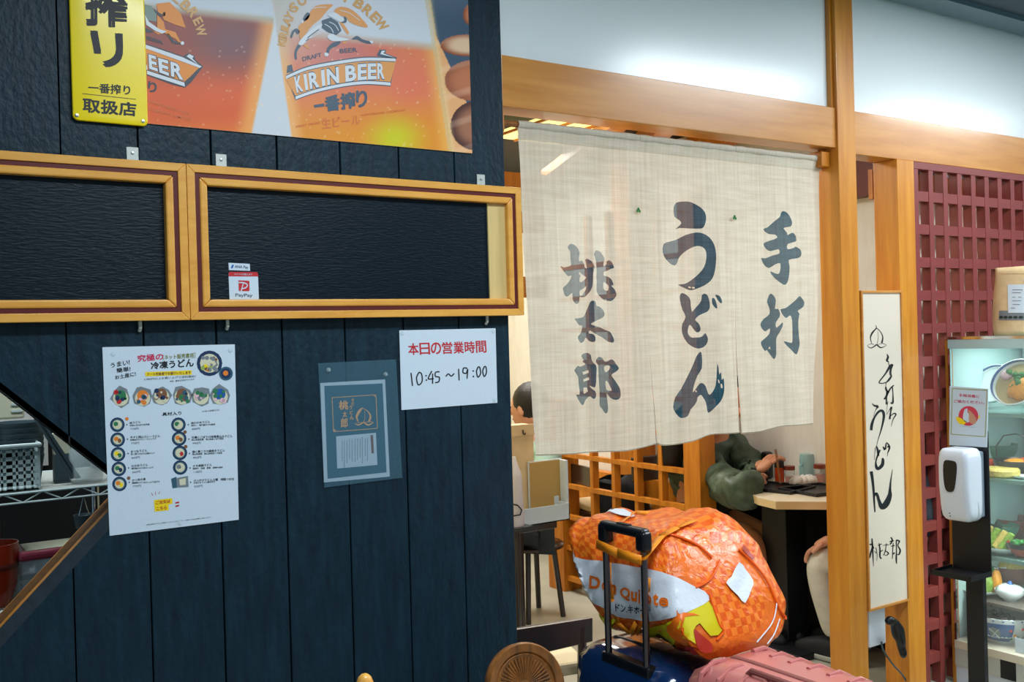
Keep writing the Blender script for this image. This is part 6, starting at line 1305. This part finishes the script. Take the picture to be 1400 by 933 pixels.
# dispenser body: faces -x
df, dn = None, None
Xd = Xs-.115
yb = PX(1322, 660, Xd).y; ya = PX(1281, 660, Xd).y; zt_, zb_2 = PX(1300, 614, Xd).z, PX(1318, 717, Xd).z
dp = thing('hand_sanitizer_dispenser', 'white automatic hand sanitizer dispenser with dark oval window', 'dispenser', (Xd, yb, zb_2))
vs, fs = rbox((Xd+Xs-.012)/2, (ya+yb)/2, (zt_+zb_2)/2, (Xs-.012-Xd)/2, (ya-yb)/2, (zt_-zb_2)/2, 12, .26)
for v in vs:
    k = (v.z-zb_2)/(zt_-zb_2); v.x += max(0, .5-k)*.03 if v.x < Xd+.06 else 0
MB().add(vs, fs).build('housing', 'whitepl', dp, smooth=2)
MB().box(Xs-.024, Xs-.0005, yb+.004, ya-.004, zb_2+.012, zt_-.014).build('back_cover', 'greyback', dp, bevel=.006)
fx = lambda off: (lambda px, py: (lambda q: V((q.x-off, q.y, q.z)))(PX(px, py, Xd)))
win = crom([(1291, 631), (1300, 630), (1307, 633), (1308, 645), (1305, 668), (1300, 673), (1293, 669), (1290, 650)], True, 3)
mb = MB(); mb.prism([V((q.x-.0025, q.y, q.z)) for q in (PX(a, b_, Xd) for a, b_ in win)], (.010, 0, 0)); mb.build('window', 'black', dp)
mb = MB(); f_ = fx(-.006)
for a, b_ in ((1287, 701), (1298, 702), (1299, 706)): circ(mb, (a, b_), .9, lambda px, py: (lambda q: V((q.x+.0005, q.y, q.z)))(PX(px, py, Xd)), 8)
mb.build('indicator', 'ink', dp)
# small sign above
Xp = Xs-.004
def sq(px, py, off=0): q = PX(px, py, Xp); return V((q.x-off, q.y, q.z))
sg = thing('sanitizer_sign', 'small white hand disinfection sign with red circle above the dispenser', 'sign', sq(1325, 600))
mb = MB(); mb.prism([sq(*p) for p in ((1298.5, 528), (1351, 532), (1349, 612), (1297.5, 609))], (.003, 0, 0)); mb.build('sheet', 'paper', sg)
s1 = lambda px, py: sq(px, py, .0005); s2 = lambda px, py: sq(px, py, .0009); s3 = lambda px, py: sq(px, py, .0013)
mb = MB(); q = [(1302, 531.5), (1349.5, 534), (1347, 597.5), (1300.5, 594)]
for i in range(4): a, b_ = q[i], q[(i+1) % 4]; stroke(mb, [(a[0], a[1], 1.2), (b_[0], b_[1], 1.2)], s1)
M['olive2'] = mat('sage_print', (160, 170, 110), .5); mb.build('border', 'olive2', sg)
mb = MB(); txt(mb, '手指消毒に', [(1311, 538.5), (1339, 540.5), (1339, 544.5), (1311, 542.5)], s1, .02); txt(mb, 'ご協力ください。', [(1304, 546.5), (1345.5, 549), (1345.5, 553), (1304, 550.5)], s1, .02); mb.build('lettering', 'pinkink', sg)
mb = MB(); circ(mb, (1324, 569), 13.5, s1, 28); M['rose'] = mat('rose_print', (214, 60, 84), .5); mb.build('print', 'rose', sg)
mb = MB(); pol(mb, [(1307, 570), (1312, 571), (1322, 577), (1318, 581), (1312, 580), (1308, 575)], s2); pol(mb, [(1337, 572), (1340, 566), (1339, 573)], s2); mb.build('print', 'yellowp', sg)
mb = MB(); pol(mb, crom([(1319, 560), (1323, 559), (1323, 564), (1326, 568), (1326, 576), (1322, 578), (1317, 575), (1317, 567)], True, 2), s2); mb.build('print', 'paper', sg)
mb = MB(); pol(mb, crom([(1324, 561), (1328, 563), (1335, 572), (1334, 579), (1329, 580), (1325, 576), (1325, 568)], True, 2), s3); mb.build('print', 'skin', sg)
mb = MB(); txt(mb, '新しい生活様式にご協力お願いします', [(1312, 582), (1335, 584), (1335, 585.3), (1312, 583.3)], s1, 0); mb.build('lettering', 'greyp', sg)
# ================================================================== DISPLAY CASE with food replicas: its glass side faces the doorway
CX = 3.60; TZc = PX(1340, 460, CX).z; yF = PX(1296, 465, CX).y; yN = -1.5; X1 = 4.15; zB = PX(1304, 874, CX).z
dcs = thing('food_display_case', 'glass display case of model noodle dishes beside the sanitizer stand', 'display case', (CX+.25, -.7, 0))
yP = min(-.012, PX(1281, 462, CX).y)
MB().box(CX-.002, CX+.03, yF, yP, 0, TZc-.012).build('corner_post', 'yellowbrown', dcs, bevel=.001)
MB().box(CX+.02, X1, yF+.005, yP, .0, TZc-.012).build('end_panel', 'casein', dcs)
mb = MB(); zh = PX(1296, 477, CX).z
MB().box(CX-.004, CX+.01, yN, yP, TZc-.012, TZc).build('top_edge', 'chrome', dcs, bevel=.001); MB().box(CX+.0, X1, yN, yP, TZc-.010, TZc-.002).build('top_glass', 'glassedge', dcs)
MB().box(CX-.003, CX+.008, yN, yF, zh, TZc-.012).build('header_strip', 'casein', dcs)
MB().box(CX, CX+.004, yN, yF, zB, zh).build('glass_front', 'glass', dcs)
MB().box(CX-.004, CX+.009, yF-.009, yF, zB, zh).build('corner_trim', 'chrome', dcs); MB().box(X1-.02, X1, yN, yF, zB, TZc-.012).build('back_mirror', 'casein', dcs)
MB().box(CX-.006, X1, yN, yF, zB-.03, zB).build('bottom_shelf', 'tabletop', dcs); MB().box(CX-.004, X1, yN, yF, zB-.10, zB-.03).build('base_band', 'tab', dcs)
MB().box(CX+.002, X1, yN, yF, 0, zB-.10).build('base_cabinet', 'whitepl', dcs); pq = PX(1378, 905, CX-.005); MB().box(CX-.006, CX-.003, pq.y-.03, pq.y+.03, zB-.10, zB-.03).build('vent', 'black', dcs)
zs = [PX(1375, py, CX).z for py in (567, 658, 767, 835)]
for z in zs:
    if z is not zs[-1]: MB().box(CX+.02, X1-.02, yN, yF-.01, z-.008, z).build('glass_shelf', 'glassedge', dcs)
for z in zs[:3]: MB().box(CX+.018, CX+.022, yN, yF-.01, z-.012, z+.002).build('shelf_lip', 'glassedge', dcs)
for yy in (yF-.02, yF-.42): MB().box(X1-.05, X1-.03, yy-.02, yy, zB, TZc-.012).build('upright', 'steel', dcs)
area((CX+.22, -.55, TZc-.02), .3, .9, 4.5, (.85, 1, .96));  # fill light added under the case top to brighten the interior
# bowls and plates
BP = ['porc', 'blue', 'broth']
def dish(name, label, cat, px, py, z, r, h, mats, group=None, X=CX+.14, foods=(), tilt=None, foot=.45, seg=36):
    q = PX(px, py, X); c = V((X, q.y, z+.0012)); t = thing(name, label, cat, c, group)
    prof = [(0, 0, 0), (r*foot, 0, 0), (r*foot, h*.08, 0), (r*.72, h*.28, 1), (r*.93, h*.66, 1), (r*.985, h*.86, 0), (r, h, 0), (r*.96, h, 0), (r*.93, h*.86, 1), (r*.90, h*.76, 0), (r*.62, h*.28, 0), (0, h*.16, 0)]
    T = None
    if tilt: T = Matrix.Rotation(tilt, 3, 'Y')
    off = V((0, 0, 0))
    if tilt: off = V((0, 0, r*math.sin(abs(tilt))*.95))
    mb = MB(); mb.lathe(prof, c+off, seg, T); o = mb.build('bowl_body' if 'plate' not in name else 'plate_body', mats, t, smooth=True)
    fl_ = h*.72
    for f in foods:
        kind, m_ = f[0], f[1]
        if kind == 'soup': mb = MB(); mb.lathe([(0, fl_+.001), (r*.88, fl_)], c+off, 28, T); mb.build('broth', m_, t)
        elif kind == 'blob':
            _, m_, dx, dy, rx, ry, rz = f; v = V((dx*r, dy*r, fl_+rz*.5)); v = (T @ v if T else v)+c+off; MB().blob(v, rx, ry, rz, .12, T, 14).build('topping', m_, t, smooth=2)
        elif kind == 'heap':
            mb = MB()
            for k in range(f[2]): a = random.uniform(0, 6.28); d = random.uniform(0, .6)*r; v = V((d*math.cos(a), d*math.sin(a), fl_+random.uniform(0, .02))); v = (T @ v if T else v)+c+off; mb.blob(v, .014, .014, .012, .25, None, 8)
            o2 = mb.build('topping', m_, t, smooth=2); 
            o2['kind'] = 'stuff'
    return t
random.seed(5)
zc_ = zs[0]
tl = -1.05
dish('noodle_bowl', 'tilted blue and white bowl with orange tofu and green onion, top shelf', 'bowl', 1402, 556, zc_, .098, .078, ['porc', 'blue'], None, CX+.13, [('soup', 'broth'), ('blob', 'orangef', -.25, -.25, .05, .055, .018), ('heap', 'leaf', 10), ('blob', 'pinkf', .35, .5, .022, .022, .014)], tl)
dish('noodle_bowl', 'tilted empty blue and white bowl in the middle of the top shelf', 'bowl', 1368, 552, zc_, .085, .065, ['porc', 'blue'], None, CX+.27, [('soup', 'porc')], tl)
dish('noodle_bowl', 'tilted blue and white bowl at the far end of the top shelf', 'bowl', 1334, 545, zc_, .09, .065, ['porc', 'blue'], None, CX+.36, [('soup', 'broth')], tl)
z = zs[1]
dish('noodle_bowl', 'green bowl at the back of the second shelf', 'bowl', 1362, 640, z, .085, .09, ['greenbowl', 'greenbowl'], None, CX+.36, [('soup', 'yellowf')])
t = dish('iron_pot', 'black iron pot with a hooped handle on the second shelf', 'pot', 1390, 645, z, .085, .055, ['black', 'black'], None, CX+.20, [('blob', 'orangef', -.1, 0, .035, .04, .014), ('blob', 'redf', .3, -.2, .02, .02, .014)])
c = t.location; mb = MB(); mb.tube([c+V((0, .080, .05)), c+V((0, .082, .10)), c+V((0, .05, .145)), c+V((0, 0, .155)), c+V((0, -.05, .145)), c+V((0, -.082, .10)), c+V((0, -.080, .05))], .003, 8); mb.build('hoop_handle', 'black', t, smooth=True)
dish('garnish_plate', 'white plate of tomato and green leaves at the far end of the second shelf', 'plate', 1352, 640, z, .06, .02, ['porc', 'porc'], None, CX+.22, [('blob', 'redf', -.2, -.1, .025, .025, .022), ('heap', 'leaf', 8), ('blob', 'redf', .1, .4, .02, .02, .02)])
c = V((CX+.09, PX(1369, 650, CX+.09).y, z+.001)); t = thing('bread_round', 'thick round golden cake on the front of the second shelf', 'bread', c); MB().lathe([(0, 0), (.058, 0), (.066, .008), (.066, .026), (.060, .033), (0, .034)], c, 32).build('cake', 'yellowf', t, smooth=True)
dish('sauce_dish', 'small white saucer right of the golden round cake', 'dish', 1398, 656, z, .035, .012, ['porc', 'porc'], None, CX+.09)
z = zs[2]
dish('rice_bowl', 'red-brown bowl at the back of the third shelf', 'bowl', 1386, 742, z+.0, .085, .085, ['brownbowl', 'brownbowl'], None, CX+.40, [('soup', 'black')])
dish('noodle_bowl', 'green bowl with seaweed in the middle of the third shelf', 'bowl', 1362, 740, z, .085, .08, ['greenbowl', 'greenbowl'], None, CX+.24, [('soup', 'broth'), ('heap', 'seaweed', 7)])
t = dish('sandwich_plate', 'white plate of tempura and asparagus on the front of the third shelf', 'plate', 1370, 752, z, .085, .03, ['porc', 'porc'], None, CX+.11, [])
for k, (m_, dy) in enumerate((('yellowf', .05), ('palegreen', .02), ('yellowf', -.01), ('palegreen', -.035), ('redf', .065))):
    b_ = t.location+V((0, dy, .02)); MB().tube([b_+V((.0, .03, .0)), b_+V((.01, -.0, .075-.006*k)), ], [.022, .012], 8).build('tempura', m_, t, smooth=True)
dish('noodle_bowl', 'small black bowl heaped with bright green onion, third shelf front', 'bowl', 1399, 757, z, .06, .055, ['black', 'redbowl'], None, CX+.10, [('heap', 'leaf', 12)])
z = zs[3]-.0
zz = zs[3]-.001
MB().box(CX+.06, X1-.03, yN, yF-.012, zz-.010, zz).build('glass_shelf', 'caseshelf', dcs)
dish('noodle_bowl', 'blue and white bowl at the back of the fourth shelf', 'bowl', 1352, 815, zz, .095, .085, ['porc', 'blue'], None, CX+.33, [('soup', 'broth')])
dish('rice_bowl', 'brown bowl of yellow egg with green garnish on the fourth shelf', 'bowl', 1384, 815, zz, .085, .085, ['brownbowl', 'brownbowl'], None, CX+.36, [('blob', 'yellowf', 0, 0, .06, .06, .03), ('blob', 'leaf', -.1, 0, .03, .03, .035)])
dish('tea_bowl', 'lidded white and blue bowl on the front of the fourth shelf', 'bowl', 1381, 825, zz, .055, .04, ['porc', 'porc'], None, CX+.15, [('blob', 'porc', 0, 0, .052, .052, .022), ('blob', 'blue', 0, 0, .014, .014, .03)])
dish('salad_plate', 'white plate with sweet potato, lettuce and tomato on the fourth shelf', 'plate', 1342, 822, zz, .105, .025, ['porc', 'porc'], None, CX+.17, [('blob', 'palegreen', -.2, -.25, .03, .035, .05), ('blob', 'orangef', .1, -.55, .018, .022, .055), ('blob', 'orangef', .1, .5, .04, .03, .03), ('blob', 'redf', -.2, .3, .035, .03, .03), ('blob', 'leaf', .5, 0, .03, .04, .06)])
z = zB
t = dish('noodle_bowl', 'large blue and white bowl with dark seaweed on the bottom shelf', 'bowl', 1370, 869, z, .122, .108, ['porc', 'porc'], None, CX+.135, [('soup', 'broth'), ('heap', 'seaweed', 14), ('blob', 'pinkf', -.1, -.35, .035, .04, .012)], foot=.5)
# painted panel, medallion and sprigs follow the bowl surface
c = t.location; r, h = .122, .108
def bs_(ang, k, off=.0012): 
    zz_ = [(0, .5), (.08, .5), (.28, .72), (.66, .93), (.86, .985), (1, 1)]
    for (a, b_), (c_, d) in zip(zz_, zz_[1:]):
        if a <= k <= c_: rr_ = b_+(d-b_)*(k-a)/(c_-a); break
    return c+V((math.cos(ang)*(r*rr_+off), math.sin(ang)*(r*rr_+off), k*h))
def bpatch(name, a0, a1, k0, k1, m_, off=.0012, n1=10, n2=5):
    mb = MB(); vs = [bs_(a0+(a1-a0)*i/n1, k0+(k1-k0)*j/n2, off) for i in range(n1+1) for j in range(n2+1)]
    mb.add(vs, [(i*(n2+1)+j, (i+1)*(n2+1)+j, (i+1)*(n2+1)+j+1, i*(n2+1)+j+1) for i in range(n1) for j in range(n2)]); mb.build(name, m_, t)
bpatch('painted_panel', 2.6, 4.05, .10, .84, 'blue')
for a0 in (0, math.pi/3, 2*math.pi/3): pass
mb = MB(); vs = [bs_(3.42, .45, .0020)]+[bs_(3.42+.20*math.cos(q*.5236), .45+.25*math.sin(q*.5236), .0022) for q in range(12)]; mb.add(vs, [(0, i+1, (i+1) % 12+1) for i in range(12)]); mb.build('medallion', 'greyp', t)
mb = MB()
for sg_ in (1, -1): mb.tube([bs_(3.42-.15, .45-.18*sg_, .003), bs_(3.42, .45, .003), bs_(3.42+.15, .45+.18*sg_, .003)], .002, 5)
mb.build('medallion_cross', 'porc', t)
for a0, k0, m_ in ((3.95, .6, 'redf'), (4.15, .4, 'orangef'), (4.35, .65, 'redf'), (4.05, .25, 'leaf'), (4.3, .3, 'leaf'), (2.4, .5, 'redf')): MB().blob(bs_(a0, k0, 0), .006, .006, .006, seg=8).build('painted_flower', m_, t, smooth=2)
for k in range(22): a0 = k*2*math.pi/22; MB().blob(bs_(a0, .93, -.004), .006, .006, .004, seg=8).build('rim_motif', 'blue', t, smooth=2)
dish('salad_plate', 'small plate of orange shrimp at the far end of the bottom shelf', 'plate', 1318, 862, z, .06, .02, ['porc', 'porc'], None, CX+.25, [('blob', 'orangef', 0, 0, .035, .045, .03), ('blob', 'redf', .3, .3, .02, .02, .02)])
q = PX(1396, 888, CX+.035); o = MB().box(CX+.03, CX+.034, q.y-.05, q.y+.02, z+.0005, z+.055).build('price_card', 'paper'); setp(o, 'small white price card standing at the right of the bottom shelf', 'card')
# kraft pouch on top of the case
XK = CX+.06; ya, yb = PX(1358, 420, XK).y, PX(1358, 420, XK).y-.19; zt_ = PX(1372, 366, XK).z; z0 = TZc
kp = thing('kraft_pouch', 'kraft paper pouch with white label and clear window on the display case', 'pouch', (XK, (ya+yb)/2, z0))
nu, nv = 10, 14; vs = []; fs = []
for side in (-1, 1):
    for j in range(nv+1):
        for i in range(nu+1):
            u, v = i/nu, j/nv; bul = .034*math.sin(math.pi*u)**.6*(1-v)**.6 if 0 < u < 1 else 0
            yy = ya+(yb-ya)*u+ (.006*math.sin(v*5))*(1 if u < .5 else -1)*(1 if i in (0, nu) else 0); vs.append(V((XK+side*(bul+.0012)+.01*v, yy, z0+.001+(zt_-z0)*v)))
N1 = (nu+1)*(nv+1)
for s_ in (0, 1):
    for j in range(nv):
        for i in range(nu): a = s_*N1+j*(nu+1)+i; fs.append((a, a+1, a+nu+2, a+nu+1))
for j in range(nv):
    for e in (0, nu): a = j*(nu+1)+e; fs.append((a, a+nu+1, a+nu+1+N1, a+N1))
for i in range(nu):
    for e in (0, nv): a = e*(nu+1)+i; fs.append((a, a+1, a+1+N1, a+N1))
MB().add(vs, fs).build('bag_body', 'kraft', kp, smooth=2)
def kpt(px, py, off):
    q = PX(px, py, XK-.03); u = max(0, min(1, (q.y-ya)/(yb-ya))); v = max(0, min(1, (q.z-z0)/(zt_-z0))); bul = .034*math.sin(math.pi*u)**.6*(1-v)**.6 if 0 < u < 1 else 0
    return V((XK-bul-.0012+.01*v-off, q.y, q.z))
def kpatch(name, x0, y0, x1, y1, m_, off, n=8, sl=0):
    mb = MB(); vs = [kpt(x0+(x1-x0)*i/n+sl*(j/n), y0+(y1-y0)*j/n, off) for i in range(n+1) for j in range(n+1)]; mb.add(vs, [(i*(n+1)+j, (i+1)*(n+1)+j, (i+1)*(n+1)+j+1, i*(n+1)+j+1) for i in range(n) for j in range(n)]); return mb.build(name, m_, kp, smooth=2)
kpatch('window', 1363, 425, 1402, 438, 'greyp', .001); kpatch('label_sheet', 1373.5, 389, 1399.5, 428, 'paper', .0022, sl=4); 
mb = MB(); 
for k in range(5): circ(mb, (1367+k*7, 434), 3.2, lambda a, b_: kpt(a, b_, .0022), 8, 2)
mb.build('contents', 'seaweed', kp); mb = MB(); circ(mb, (1399, 383), 4.2, lambda a, b_: kpt(a, b_, .002), 14); mb.build('round_sticker', 'paper', kp); mb = MB(); circ(mb, (1399.5, 383.5), 2.4, lambda a, b_: kpt(a, b_, .003), 12); mb.build('sticker_print', 'pinkink', kp)
mb = MB()
for a, b_, w_ in ((1381, 396, 14), (1381, 400, 12), (1382, 406, 4), (1390, 406, 4), (1382, 411, 12), (1383, 416, 10), (1381, 421, 6)): pol(mb, [(a, b_), (a+w_, b_), (a+w_, b_+1), (a, b_+1)], lambda px, py: kpt(px, py, .0032))
mb.build('lettering', 'greyp', kp); kpatch('top_seam', 1358.5, 372, 1402, 374, 'kraft', .002)
for k_, z_ in enumerate(zs[:3]):
    area((CX+.06, -.55, z_-.014), .04, .8, 2.6, (.85, 1, .96))  # unseen fill lights added below the shelves to brighten the dishes
